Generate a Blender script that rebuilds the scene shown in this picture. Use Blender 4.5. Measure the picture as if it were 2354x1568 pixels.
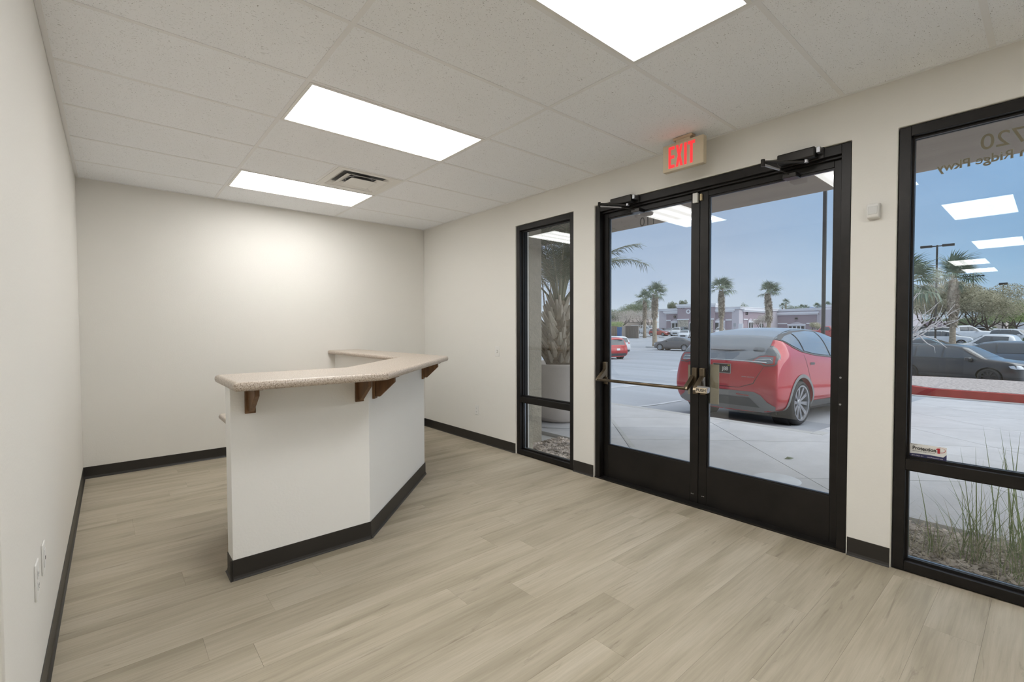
import bpy, bmesh, math, random
from math import pi, sin, cos, radians, tan, atan2, hypot, sqrt
from mathutils import Vector, Matrix, Euler
from mathutils.bvhtree import BVHTree
from mathutils.geometry import delaunay_2d_cdt

for _o in list(bpy.data.objects): bpy.data.objects.remove(_o)
SC = bpy.context.scene
COL = SC.collection

# ------------------------------------------------------------ camera
F_PX = 1072.52; YAW = 0.860871; PIT = -0.0263117; ROL = -0.0031572; CZ = 1.337
_d = Vector((cos(YAW)*cos(PIT), sin(YAW)*cos(PIT), sin(PIT)))
_r = Vector((sin(YAW), -cos(YAW), 0)); _u = _r.cross(_d)
_c, _s = cos(ROL), sin(ROL); _r, _u = _r*_c + _u*_s, _u*_c - _r*_s
cam = bpy.data.cameras.new('camera'); camo = bpy.data.objects.new('camera', cam); COL.objects.link(camo)
cam.sensor_width = 36; cam.lens = 36*F_PX/2354; cam.clip_start = 0.05; cam.clip_end = 3000
M3 = Matrix((_r, _u, -_d)).transposed()
camo.matrix_world = Matrix.Translation((0, 0, CZ)) @ M3.to_4x4()
SC.camera = camo

# ------------------------------------------------------------ world, sun, exposure
SC.view_settings.view_transform = 'Standard'; SC.view_settings.look = 'None'
SC.view_settings.gamma = 1; SC.view_settings.use_curve_mapping = False
SC.view_settings.exposure = 0.0
W = bpy.data.worlds.new('sky'); SC.world = W; W.use_nodes = True
nt = W.node_tree; nt.nodes.clear()
def N(t, ty, **k):
    n = t.nodes.new(ty)
    for a, b in k.items():
        if a == 'v':
            for i, val in b.items(): n.inputs[i].default_value = val
        else: setattr(n, a, b)
    return n
def ramp(t, stops, fac=None):
    n = t.nodes.new('ShaderNodeValToRGB'); e = n.color_ramp.elements
    while len(e) > 1: e.remove(e[-1])
    e[0].position = stops[0][0]; e[0].color = (*stops[0][1], 1)
    for p, c in stops[1:]:
        x = e.new(p); x.color = (*c, 1)
    if fac is not None: t.links.new(fac, n.inputs[0])
    return n
_tc = N(nt, 'ShaderNodeTexCoord'); _sx = N(nt, 'ShaderNodeSeparateXYZ'); nt.links.new(_tc.outputs['Generated'], _sx.inputs[0])
rA = ramp(nt, [(0, (.55, .62, .72)), (.03, (.60, .69, .82)), (.10, (.50, .61, .79)), (.25, (.40, .53, .74)), (.45, (.50, .61, .79)), (1, (.78, .86, .98))], _sx.outputs[2])
rB = ramp(nt, [(0, (.50, .62, .74)), (.03, (.45, .62, .80)), (.10, (.33, .54, .79)), (.25, (.29, .50, .80)), (.45, (.44, .60, .82)), (1, (.78, .86, .98))], _sx.outputs[2])
az = N(nt, 'ShaderNodeMapRange', v={1: 0.05, 2: 0.42}); nt.links.new(_sx.outputs[1], az.inputs[0])
mx = N(nt, 'ShaderNodeMixRGB'); nt.links.new(az.outputs[0], mx.inputs[0]); nt.links.new(rB.outputs[0], mx.inputs[1]); nt.links.new(rA.outputs[0], mx.inputs[2])
_mp = N(nt, 'ShaderNodeMapping'); _mp.inputs['Scale'].default_value = (1, 1, 3.2); nt.links.new(_tc.outputs['Generated'], _mp.inputs[0])
_ns = N(nt, 'ShaderNodeTexNoise', v={'Scale': 2.6, 'Detail': 3, 'Roughness': .5}); nt.links.new(_mp.outputs[0], _ns.inputs[0])
_cr = ramp(nt, [(.35, (.93, .94, .96)), (.65, (1.08, 1.06, 1.04))], _ns.outputs[0])
mm = N(nt, 'ShaderNodeMixRGB', blend_type='MULTIPLY', v={0: 1}); nt.links.new(mx.outputs[0], mm.inputs[1]); nt.links.new(_cr.outputs[0], mm.inputs[2])
bg = N(nt, 'ShaderNodeBackground', v={1: 1.0}); nt.links.new(mm.outputs[0], bg.inputs[0])
wo = N(nt, 'ShaderNodeOutputWorld'); nt.links.new(bg.outputs[0], wo.inputs[0])

sun = bpy.data.lights.new('sun', 'SUN'); sun.energy = 2.6; sun.angle = radians(85); sun.color = (1, .97, .93)
suno = bpy.data.objects.new('sun', sun); COL.objects.link(suno); suno.rotation_euler = Vector((-.35, .80, -.95)).to_track_quat('-Z', 'Y').to_euler()
LAMP = 25.5      # brightest part of the fluorescent lenses

# ------------------------------------------------------------ pixel helpers (frame 2354 x 1568)
def ray(px, py): return _r*((px-1177)/F_PX) - _u*((py-784)/F_PX) + _d
def on(px, py, ax, val):
    v = ray(px, py); o = Vector((0, 0, CZ)); t = (val-o[ax])/v[ax]; return o + v*t
TER = [(3, -.17), (6.9, -.17), (8.6, -.26), (14, -.42), (20, -.72), (26, -.95), (30, -1.0), (46, -1.0), (60, -.8), (80, -.2), (90, 0), (140, .2), (600, .5)]
def g(x):
    if x <= TER[0][0]: return TER[0][1]
    for (a, za), (b, zb) in zip(TER, TER[1:]):
        if x <= b: return za + (zb-za)*(x-a)/(b-a)
    return TER[-1][1]
def G(px, py):
    v = ray(px, py); t = 5
    while t < 400:
        p = Vector((0, 0, CZ)) + v*t
        if p.z <= g(p.x): return p
        t += .05
    return p
def AZ(px, D, py=757):          # point at horizontal distance D in the direction of pixel column px, on the ground
    v = ray(px, py); h = hypot(v.x, v.y); x, y = v.x/h*D, v.y/h*D
    return Vector((x, y, g(x)))
def HZ(px, py, D): v = ray(px, py); return CZ + v.z/hypot(v.x, v.y)*D

# ------------------------------------------------------------ materials
def srgb(r, g_, b): return tuple(((c/255)/12.92 if c/255 <= .04045 else ((c/255+.055)/1.055)**2.4) for c in (r, g_, b))
def mat(name, col, rough=.5, metal=0, var=0, vscale=8, bump=0, bscale=60, spec=.5, coat=0, stretch=None, emis=None, col2=None, rnd=0, detail=4, alpha=1):
    m = bpy.data.materials.new(name); m.use_nodes = True; t = m.node_tree; b = t.nodes['Principled BSDF']
    b.inputs['Roughness'].default_value = rough; b.inputs['Metallic'].default_value = metal
    b.inputs['Specular IOR Level'].default_value = spec; b.inputs['Coat Weight'].default_value = coat
    b.inputs['Coat Roughness'].default_value = .04
    b.inputs['Base Color'].default_value = (*col, 1)
    tc = None
    if var or bump or col2:
        tc = N(t, 'ShaderNodeTexCoord'); mp = N(t, 'ShaderNodeMapping'); t.links.new(tc.outputs['Object'], mp.inputs[0])
        if stretch: mp.inputs['Scale'].default_value = stretch
        src = mp.outputs[0]
        if rnd:
            oi = N(t, 'ShaderNodeObjectInfo'); ml = N(t, 'ShaderNodeMath', operation='MULTIPLY', v={1: 37.0}); t.links.new(oi.outputs['Random'], ml.inputs[0])
            ad = N(t, 'ShaderNodeVectorMath', operation='ADD'); t.links.new(src, ad.inputs[0]); t.links.new(ml.outputs[0], ad.inputs[1]); src = ad.outputs[0]
    if var or col2:
        n = N(t, 'ShaderNodeTexNoise', v={'Scale': vscale, 'Detail': detail, 'Roughness': .6}); t.links.new(src, n.inputs[0])
        c2 = col2 or tuple(min(1, c*(1+var)) for c in col); c1 = col if col2 else tuple(c*(1-var) for c in col)
        r = ramp(t, [(.35, c1), (.65, c2)], n.outputs[0]); out = r.outputs[0]
        if rnd:
            hs = N(t, 'ShaderNodeHueSaturation'); mr = N(t, 'ShaderNodeMapRange', v={3: 1-rnd, 4: 1+rnd}); t.links.new(oi.outputs['Random'], mr.inputs[0])
            t.links.new(mr.outputs[0], hs.inputs['Value']); t.links.new(out, hs.inputs['Color']); out = hs.outputs[0]
        t.links.new(out, b.inputs['Base Color'])
    if bump:
        n2 = N(t, 'ShaderNodeTexNoise', v={'Scale': bscale, 'Detail': 4}); t.links.new(src, n2.inputs[0])
        bp = N(t, 'ShaderNodeBump', v={'Strength': bump, 'Distance': .01}); t.links.new(n2.outputs[0], bp.inputs['Height']); t.links.new(bp.outputs[0], b.inputs['Normal'])
    if emis: b.inputs['Emission Color'].default_value = (*emis[0], 1); b.inputs['Emission Strength'].default_value = emis[1]
    return m
def glassmat(name, f0=.072, tint=(.97, .985, .98)):     # clear pane: transparent, mirror-like by angle (Schlick) on either face
    m = bpy.data.materials.new(name); m.use_nodes = True; t = m.node_tree; t.nodes.clear()
    tr = N(t, 'ShaderNodeBsdfTransparent'); tr.inputs[0].default_value = (*tint, 1)
    gl = N(t, 'ShaderNodeBsdfGlossy'); gl.inputs['Roughness'].default_value = 0.0
    ge = N(t, 'ShaderNodeNewGeometry'); dt = N(t, 'ShaderNodeVectorMath', operation='DOT_PRODUCT'); t.links.new(ge.outputs['Incoming'], dt.inputs[0]); t.links.new(ge.outputs['Normal'], dt.inputs[1])
    ab = N(t, 'ShaderNodeMath', operation='ABSOLUTE'); t.links.new(dt.outputs['Value'], ab.inputs[0])
    su = N(t, 'ShaderNodeMath', operation='SUBTRACT', v={0: 1.0}); t.links.new(ab.outputs[0], su.inputs[1])
    pw = N(t, 'ShaderNodeMath', operation='POWER', v={1: 5.0}); t.links.new(su.outputs[0], pw.inputs[0])
    mr = N(t, 'ShaderNodeMapRange', v={3: f0, 4: 1.0}); t.links.new(pw.outputs[0], mr.inputs[0])
    mxs = N(t, 'ShaderNodeMixShader'); o = N(t, 'ShaderNodeOutputMaterial')
    t.links.new(mr.outputs[0], mxs.inputs[0]); t.links.new(tr.outputs[0], mxs.inputs[1]); t.links.new(gl.outputs[0], mxs.inputs[2]); t.links.new(mxs.outputs[0], o.inputs[0])
    return m

WALLC = (.79, .77, .725)
M = {}
M['wall'] = mat('wall_paint', WALLC, .75, bump=.07, bscale=90, spec=.25)
M['counterwall'] = mat('counter_wall_paint', (.90, .89, .865), .7, bump=.12, bscale=90, spec=.25)
M['black'] = mat('dark_bronze_aluminium', (.012, .010, .009), .42, .35, var=.25, vscale=6, bump=.03, bscale=300)
M['blackin'] = mat('black_gasket', (.006, .006, .007), .5)
M['alum'] = mat('bright_edge', (.35, .38, .42), .3, .9)
M['glass'] = glassmat('window_glass')
M['vinyl'] = mat('black_vinyl_base', (.022, .019, .016), .42, var=.1, vscale=5)
M['white'] = mat('white_plastic', (.78, .77, .74), .4)
M['whitemetal'] = mat('white_enamel', (.84, .83, .80), .45)
M['grid'] = mat('ceiling_grid_white', (.86, .86, .865), .5)
M['darkslot'] = mat('dark_slot', (.03, .03, .03), .6)
M['bronze'] = mat('bronze_hardware', (.16, .125, .085), .3, .85)
M['darkmetal'] = mat('closer_bronze', (.035, .032, .030), .33, .7)
M['steel'] = mat('worn_steel', (.42, .42, .44), .3, .9)
M['cream'] = mat('cream_plastic', (.62, .50, .30), .5)
M['exitcase'] = mat('exit_case', (.68, .58, .42), .5)
M['oakdark'] = mat('stained_wood', (.17, .085, .035), .45, var=.25, vscale=5, stretch=(6, 6, .8), bump=.05)
M['stucco'] = mat('tan_stucco', (.46, .41, .33), .9, bump=.9, bscale=45, var=.06, vscale=20)
M['soffit'] = mat('brown_soffit', (.36, .30, .25), .9, bump=.3, bscale=60, var=.08, vscale=3, stretch=(1, .15, 1))
M['concrete'] = mat('concrete', (.53, .53, .55), .9, var=.07, vscale=2.2, bump=.15, bscale=40, detail=8, rnd=.03)
M['pot'] = mat('cast_pot', (.62, .56, .52), .75, var=.06, vscale=3, bump=.12, bscale=50)
M['curb'] = mat('curb_concrete', (.48, .48, .48), .9, var=.06)
M['redcurb'] = mat('red_curb_paint', (.42, .035, .03), .7, var=.15, vscale=3)
M['stripe'] = mat('road_paint', (.62, .64, .68), .8, var=.1, vscale=3)
M['rock'] = mat('gravel_stone', (.46, .40, .365), .9, var=.45, vscale=9, detail=1)
M['pinkgravel'] = mat('pink_gravel', (.30, .26, .25), .9, col2=(.60, .54, .52), vscale=14, detail=2, bump=.5, bscale=30)
M['bark'] = mat('palm_bark', (.34, .27, .195), .95, var=.35, vscale=5, stretch=(1, 1, 4), bump=.6, bscale=12)
M['skirt'] = mat('palm_skirt', (.16, .11, .075), .95, col2=(.62, .53, .42), vscale=2.6, detail=6)
M['boot'] = mat('palm_leaf_base', (.30, .24, .18), .75, col2=(.66, .60, .50), vscale=3, stretch=(1, 1, .35), rnd=.12, bump=.3, bscale=25)
M['frond'] = mat('palm_frond', (.08, .13, .08), .6, col2=(.24, .31, .22), vscale=1.2)
M['frondg'] = mat('pot_palm_leaf', (.07, .10, .055), .55, col2=(.16, .19, .11), vscale=2.2)
M['stem'] = mat('palm_stem', (.24, .25, .16), .5)
M['trunkw'] = mat('tree_wood', (.07, .05, .038), .95, var=.3)
M['barewood'] = mat('bare_branch', (.66, .62, .60), .8, var=.15)
M['tire'] = mat('tyre', (.03, .03, .032), .75)
M['rim'] = mat('alloy', (.42, .43, .46), .35, .8)
M['rimdark'] = mat('dark_alloy', (.05, .05, .055), .4, .7)
M['carglass'] = mat('car_glass', (.04, .055, .07), .05, 0, spec=.85, coat=.6)
M['trimdark'] = mat('plastic_cladding', (.075, .078, .085), .55)
M['pole'] = mat('pole_bronze', (.035, .032, .032), .5, .4)
M['bldgL'] = mat('lavender_stucco', (.60, .545, .585), .9, var=.03)
M['bldgD'] = mat('mauve_stucco', (.37, .29, .33), .9, var=.03)
M['bldgW'] = mat('pale_trim', (.82, .81, .84), .8)
M['stonev'] = mat('stone_veneer', (.38, .32, .26), .9, col2=(.70, .63, .53), vscale=4.5, detail=2, bump=.8, bscale=3)
M['fglass'] = mat('far_window', (.04, .045, .045), .12, spec=.7)
M['beige'] = mat('beige_wall', (.52, .44, .38), .9)
M['roof'] = mat('roof_tiles', (.45, .37, .34), .9, var=.1)
M['brown'] = mat('brown_gate', (.20, .155, .125), .8)
M['blue'] = mat('blue_plastic', (.04, .13, .32), .5)
M['orange'] = mat('orange_plastic', (.5, .12, .05), .6)
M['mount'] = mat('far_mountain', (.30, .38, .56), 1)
M['hedge'] = mat('hedge', (.09, .14, .05), .9, col2=(.19, .22, .10), vscale=3)
M['yellowb'] = mat('yellow_bush', (.42, .38, .05), .9)
for k, a, b in (('leafA', (.24, .23, .14), (.50, .46, .32)), ('leafB', (.08, .12, .06), (.19, .23, .12)), ('leafC', (.16, .25, .07), (.38, .46, .18)), ('leafD', (.32, .28, .25), (.52, .47, .42))):
    M[k] = mat('foliage_'+k[-1], a, .9, col2=b, vscale=1.1, detail=2)

# floor wood
def plankmat():
    m = bpy.data.materials.new('oak_vinyl_plank'); m.use_nodes = True; t = m.node_tree; b = t.nodes['Principled BSDF']
    tc = N(t, 'ShaderNodeTexCoord'); oi = N(t, 'ShaderNodeObjectInfo')
    ml = N(t, 'ShaderNodeMath', operation='MULTIPLY', v={1: 91.0}); t.links.new(oi.outputs['Random'], ml.inputs[0])
    cb = N(t, 'ShaderNodeCombineXYZ'); t.links.new(ml.outputs[0], cb.inputs[0]); t.links.new(ml.outputs[0], cb.inputs[2])
    ad = N(t, 'ShaderNodeVectorMath', operation='ADD'); t.links.new(tc.outputs['Object'], ad.inputs[0]); t.links.new(cb.outputs[0], ad.inputs[1])
    def tex(sc, scale, det, dist=0, rough=.55):
        mp = N(t, 'ShaderNodeMapping'); mp.inputs['Scale'].default_value = sc; t.links.new(ad.outputs[0], mp.inputs[0])
        n = N(t, 'ShaderNodeTexNoise', v={'Scale': scale, 'Detail': det, 'Roughness': rough, 'Distortion': dist}); t.links.new(mp.outputs[0], n.inputs[0]); return n
    n1 = tex((.55, 4.5, 1), 1.6, 3, .3); n2 = tex((1.4, 34, 1), 2.2, 5, .25, .65); n3 = tex((.8, 7.5, 1), 2.2, 6, 1.5, .65)
    r1 = ramp(t, [(.30, (.345, .30, .22)), (.5, (.44, .385, .295)), (.72, (.505, .45, .355))], n1.outputs[0])
    r2 = ramp(t, [(.30, (.80, .79, .77)), (.62, (1.05, 1.05, 1.05))], n2.outputs[0])
    r3 = ramp(t, [(.30, (.62, .60, .58)), (.40, (1, 1, 1))], n3.outputs[0])
    m1 = N(t, 'ShaderNodeMixRGB', blend_type='MULTIPLY', v={0: .7}); t.links.new(r1.outputs[0], m1.inputs[1]); t.links.new(r2.outputs[0], m1.inputs[2])
    m2 = N(t, 'ShaderNodeMixRGB', blend_type='MULTIPLY', v={0: .75}); t.links.new(m1.outputs[0], m2.inputs[1]); t.links.new(r3.outputs[0], m2.inputs[2])
    hs = N(t, 'ShaderNodeHueSaturation'); mr = N(t, 'ShaderNodeMapRange', v={3: .97, 4: 1.03}); t.links.new(oi.outputs['Random'], mr.inputs[0])
    t.links.new(mr.outputs[0], hs.inputs['Value']); t.links.new(m2.outputs[0], hs.inputs['Color']); t.links.new(hs.outputs[0], b.inputs['Base Color'])
    b.inputs['Roughness'].default_value = .5; b.inputs['Specular IOR Level'].default_value = .4
    bp = N(t, 'ShaderNodeBump', v={'Strength': .06, 'Distance': .003}); t.links.new(n2.outputs[0], bp.inputs['Height']); t.links.new(bp.outputs[0], b.inputs['Normal'])
    return m
M['plank'] = plankmat()
# ceiling tile: fissured
def tilemat():
    m = bpy.data.materials.new('fissured_ceiling_tile'); m.use_nodes = True; t = m.node_tree; b = t.nodes['Principled BSDF']
    tc = N(t, 'ShaderNodeTexCoord'); mp = N(t, 'ShaderNodeMapping'); mp.inputs['Scale'].default_value = (150, 260, 1); mp.inputs['Rotation'].default_value = (0, 0, .5); t.links.new(tc.outputs['Object'], mp.inputs[0])
    nd = N(t, 'ShaderNodeTexNoise', v={'Scale': 9, 'Detail': 1}); t.links.new(tc.outputs['Object'], nd.inputs[0])
    ms = N(t, 'ShaderNodeVectorMath', operation='SCALE', v={3: 25.0}); t.links.new(nd.outputs[1], ms.inputs[0])
    ad = N(t, 'ShaderNodeVectorMath', operation='ADD'); t.links.new(mp.outputs[0], ad.inputs[0]); t.links.new(ms.outputs[0], ad.inputs[1])
    n = N(t, 'ShaderNodeTexNoise', v={'Scale': 1.0, 'Detail': 1, 'Roughness': .4}); t.links.new(ad.outputs[0], n.inputs[0])
    r = ramp(t, [(.27, (.45, .45, .45)), (.33, (.94, .955, .98))], n.outputs[0]); t.links.new(r.outputs[0], b.inputs['Base Color'])
    bp = N(t, 'ShaderNodeBump', v={'Strength': .4, 'Distance': .003}); t.links.new(n.outputs[0], bp.inputs['Height']); t.links.new(bp.outputs[0], b.inputs['Normal'])
    b.inputs['Roughness'].default_value = .9; b.inputs['Specular IOR Level'].default_value = .2
    return m
M['tile'] = tilemat()
def graniteMat():
    m = bpy.data.materials.new('speckled_laminate'); m.use_nodes = True; t = m.node_tree; b = t.nodes['Principled BSDF']
    tc = N(t, 'ShaderNodeTexCoord')
    n = N(t, 'ShaderNodeTexNoise', v={'Scale': 170, 'Detail': 2, 'Roughness': .6}); t.links.new(tc.outputs['Object'], n.inputs[0])
    r = ramp(t, [(.30, (.12, .085, .06)), (.40, (.36, .29, .23)), (.52, (.50, .42, .345)), (.68, (.62, .56, .50))], n.outputs[0]); t.links.new(r.outputs[0], b.inputs['Base Color'])
    b.inputs['Roughness'].default_value = .3; b.inputs['Specular IOR Level'].default_value = .5
    return m
M['granite'] = graniteMat()
def lensmat():
    m = bpy.data.materials.new('lit_prismatic_lens'); m.use_nodes = True; t = m.node_tree; b = t.nodes['Principled BSDF']
    tc = N(t, 'ShaderNodeTexCoord'); sx = N(t, 'ShaderNodeSeparateXYZ'); t.links.new(tc.outputs['Object'], sx.inputs[0])
    # three tubes behind the lens, at y = -0.18, 0, 0.18 ; shorter than the lens
    ab = N(t, 'ShaderNodeMath', operation='ABSOLUTE'); t.links.new(sx.outputs[1], ab.inputs[0])
    pw = N(t, 'ShaderNodeMath', operation='PINGPONG', v={1: .09}); t.links.new(sx.outputs[1], pw.inputs[0])
    mr = N(t, 'ShaderNodeMapRange', interpolation_type='SMOOTHSTEP', v={1: .09, 2: .0}); t.links.new(pw.outputs[0], mr.inputs[0])
    ax = N(t, 'ShaderNodeMath', operation='ABSOLUTE'); t.links.new(sx.outputs[0], ax.inputs[0])
    ed = N(t, 'ShaderNodeMapRange', interpolation_type='SMOOTHSTEP', v={1: .60, 2: .40}); t.links.new(ax.outputs[0], ed.inputs[0])
    ey = N(t, 'ShaderNodeMapRange', interpolation_type='SMOOTHSTEP', v={1: .29, 2: .20}); t.links.new(ab.outputs[0], ey.inputs[0])
    mu = N(t, 'ShaderNodeMath', operation='MULTIPLY'); t.links.new(ed.outputs[0], mu.inputs[0]); t.links.new(ey.outputs[0], mu.inputs[1])
    mu2 = N(t, 'ShaderNodeMath', operation='MULTIPLY'); t.links.new(mu.outputs[0], mu2.inputs[0]); t.links.new(mr.outputs[0], mu2.inputs[1])
    cu = N(t, 'ShaderNodeMath', operation='POWER', v={1: 3.0}); t.links.new(mu2.outputs[0], cu.inputs[0])
    mixv = N(t, 'ShaderNodeMapRange', v={3: LAMP*.28, 4: LAMP}); t.links.new(cu.outputs[0], mixv.inputs[0])
    b.inputs['Emission Color'].default_value = (1, .995, .975, 1); t.links.new(mixv.outputs[0], b.inputs['Emission Strength'])
    b.inputs['Base Color'].default_value = (.1, .1, .1, 1); b.inputs['Roughness'].default_value = .3
    return m
M['lens'] = lensmat()
M['asphalt'] = mat('asphalt', (.37, .39, .43), .85, var=.12, vscale=.5, stretch=(1, .25, 1), bump=.2, bscale=30, detail=8)
M['mulch'] = mat('mulch_soil', (.22, .19, .165), .95, var=.4, vscale=20, bump=.6, bscale=40)

# ------------------------------------------------------------ mesh builder
class MB:
    def __init__(s): s.v = []; s.f = []
    def add(s, vs, fs):
        n = len(s.v); s.v += [tuple(v) for v in vs]; s.f += [tuple(i+n for i in f) for f in fs]; return s
    def box(s, x0, x1, y0, y1, z0, z1, T=None):
        vs = [Vector((x, y, z)) for x in (x0, x1) for y in (y0, y1) for z in (z0, z1)]
        if T: vs = [T @ v for v in vs]
        return s.add(vs, [(0, 1, 3, 2), (4, 6, 7, 5), (0, 4, 5, 1), (2, 3, 7, 6), (0, 2, 6, 4), (1, 5, 7, 3)])
    def prism(s, poly, h0, h1, fn=None):      # poly 2D; fn maps (a,b,h)->xyz
        fn = fn or (lambda a, b, h: (a, b, h)); n = len(poly)
        vs = [fn(a, b, h0) for a, b in poly] + [fn(a, b, h1) for a, b in poly]
        fs = [tuple(range(n-1, -1, -1)), tuple(range(n, 2*n))] + [(i, (i+1) % n, n+(i+1) % n, n+i) for i in range(n)]
        return s.add(vs, fs)
    def tube(s, pts, r, n=8, cap=True):
        pts = [Vector(p) for p in pts]; rs = r if isinstance(r, (list, tuple)) else [r]*len(pts)
        vs = []; prev = None
        for i, p in enumerate(pts):
            d = (pts[min(i+1, len(pts)-1)] - pts[max(i-1, 0)]).normalized()
            if prev is None: a = d.orthogonal().normalized()
            else: a = (prev - d*prev.dot(d)); a = a.normalized() if a.length > 1e-6 else d.orthogonal().normalized()
            prev = a; b = d.cross(a)
            vs += [p + (a*cos(2*pi*k/n) + b*sin(2*pi*k/n))*rs[i] for k in range(n)]
        fs = [(i*n+k, i*n+(k+1) % n, (i+1)*n+(k+1) % n, (i+1)*n+k) for i in range(len(pts)-1) for k in range(n)]
        if cap: fs += [tuple(range(n-1, -1, -1)), tuple((len(pts)-1)*n+k for k in range(n))]
        return s.add(vs, fs)
    def lathe(s, prof, n=32, T=None, closed=False):   # prof [(r,z)] around z
        vs = [Vector((r*cos(2*pi*k/n), r*sin(2*pi*k/n), z)) for r, z in prof for k in range(n)]
        if T: vs = [T @ v for v in vs]
        m = len(prof); rng = range(m if closed else m-1)
        return s.add(vs, [(i*n+k, i*n+(k+1) % n, ((i+1) % m)*n+(k+1) % n, ((i+1) % m)*n+k) for i in rng for k in range(n)])
    def mesh(s, name, off=None, smooth=False):
        me = bpy.data.meshes.new(name)
        vs = s.v if off is None else [(v[0]-off[0], v[1]-off[1], v[2]-off[2]) for v in s.v]
        me.from_pydata(vs, [], s.f); me.validate()
        bm = bmesh.new(); bm.from_mesh(me); bmesh.ops.recalc_face_normals(bm, faces=bm.faces); bm.to_mesh(me); bm.free()
        if smooth:
            for p in me.polygons: p.use_smooth = True
        return me
def tag(o, label=None, cat=None, group=None, kind=None):
    if label: o['label'] = label
    if cat: o['category'] = cat
    if group: o['group'] = group
    if kind: o['kind'] = kind
    return o
def empty(name, loc=(0, 0, 0), label=None, cat=None, group=None, kind=None, rz=0):
    o = bpy.data.objects.new(name, None); COL.objects.link(o); o.location = loc; o.rotation_euler = (0, 0, rz); o.empty_display_size = .1
    return tag(o, label, cat, group, kind)
def wpos(o):
    p = Vector(o.location)
    while o.parent: o = o.parent; p += Vector(o.location)
    return p
def obj(name, mb, m, parent=None, world=True, smooth=False, bevel=0, seg=2, **k):
    off = None
    if parent is not None and world: off = wpos(parent)
    me = mb if isinstance(mb, bpy.types.Mesh) else mb.mesh(name, off, smooth)
    mm = m if isinstance(m, bpy.types.Material) else M[m]
    if len(me.materials) == 0: me.materials.append(mm)
    o = bpy.data.objects.new(name, me); COL.objects.link(o)
    if parent is not None: o.parent = parent
    if bevel:
        b = o.modifiers.new('bevel', 'BEVEL'); b.width = bevel; b.segments = seg; b.limit_method = 'ANGLE'; b.angle_limit = radians(40)
        for p in me.polygons: p.use_smooth = True
        try: me.set_sharp_from_angle(angle=radians(35))
        except Exception: pass
    return tag(o, **k)
def cobj(name, mb, m, label, cat, group=None, bevel=0, seg=2, smooth=False, base=None, **k):   # single mesh thing with its origin on its own geometry
    if base is None:
        n = len(mb.v); base = (sum(v[0] for v in mb.v)/n, sum(v[1] for v in mb.v)/n, min(v[2] for v in mb.v))
    me = mb.mesh(name, base, smooth); o = obj(name, me, m, bevel=bevel, seg=seg, label=label, cat=cat, group=group, **k); o.location = base
    return o
def copy_tree(o, parent=None):
    c = o.copy(); COL.objects.link(c); c.parent = parent
    for ch in o.children: copy_tree(ch, c)
    return c
def textmesh(s, size, depth=.001, align='CENTER', shear=0, bold=0):
    cu = bpy.data.curves.new('t', 'FONT'); cu.body = s; cu.size = size; cu.extrude = depth/2; cu.align_x = align; cu.align_y = 'CENTER'; cu.shear = shear; cu.offset = bold
    o = bpy.data.objects.new('t', cu); COL.objects.link(o); dg = bpy.context.evaluated_depsgraph_get(); dg.update()
    me = bpy.data.meshes.new_from_object(o.evaluated_get(dg)); bpy.data.objects.remove(o); return me
def text(name, s, size, m, T, parent=None, depth=.001, stretch=1, **k):
    kk = {a: k.pop(a) for a in ('align', 'shear', 'bold') if a in k}
    me = textmesh(s, size, depth, **kk)
    if parent is not None: T = Matrix.Translation(-wpos(parent)) @ T
    me.transform(T @ Matrix.Diagonal((stretch, 1, 1, 1))); me.materials.clear(); me.materials.append(M[m]); me.name = name
    o = bpy.data.objects.new(name, me); COL.objects.link(o); o.parent = parent; return tag(o, **k)
# frame for things facing the room from the window wall: local x -> -Y, local y -> Z, local z -> -X
def FX(x, y, z): return Matrix(((0, 0, -1, x), (-1, 0, 0, y), (0, 1, 0, z), (0, 0, 0, 1)))
def FXo(x, y, z): return Matrix(((0, 0, 1, x), (1, 0, 0, y), (0, 1, 0, z), (0, 0, 0, 1)))   # facing outdoors (+X)
def clip(poly, a, b, c):     # keep a*x+b*y<=c
    out = []
    for i in range(len(poly)):
        p, q = poly[i], poly[(i+1) % len(poly)]; dp = a*p[0]+b*p[1]-c; dq = a*q[0]+b*q[1]-c
        if dp <= 0: out.append(p)
        if (dp < 0 < dq) or (dq < 0 < dp):
            t = dp/(dp-dq); out.append((p[0]+(q[0]-p[0])*t, p[1]+(q[1]-p[1])*t))
    return out
def area(p): return abs(sum(p[i][0]*p[(i+1) % len(p)][1]-p[(i+1) % len(p)][0]*p[i][1] for i in range(len(p))))/2

# ============================================================ ROOM
XR, YB, XL, H = 3.272, 5.655, -0.213, 2.6865
YF = -2.2                     # room goes on behind the camera
YO = 1.66                     # the left wall ends here, a deeper room opens beyond
XF = -11.5
XO = 3.47                     # outer face of the window wall
WT = 2.424                    # head of the openings
rnd = random.Random(7)

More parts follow.
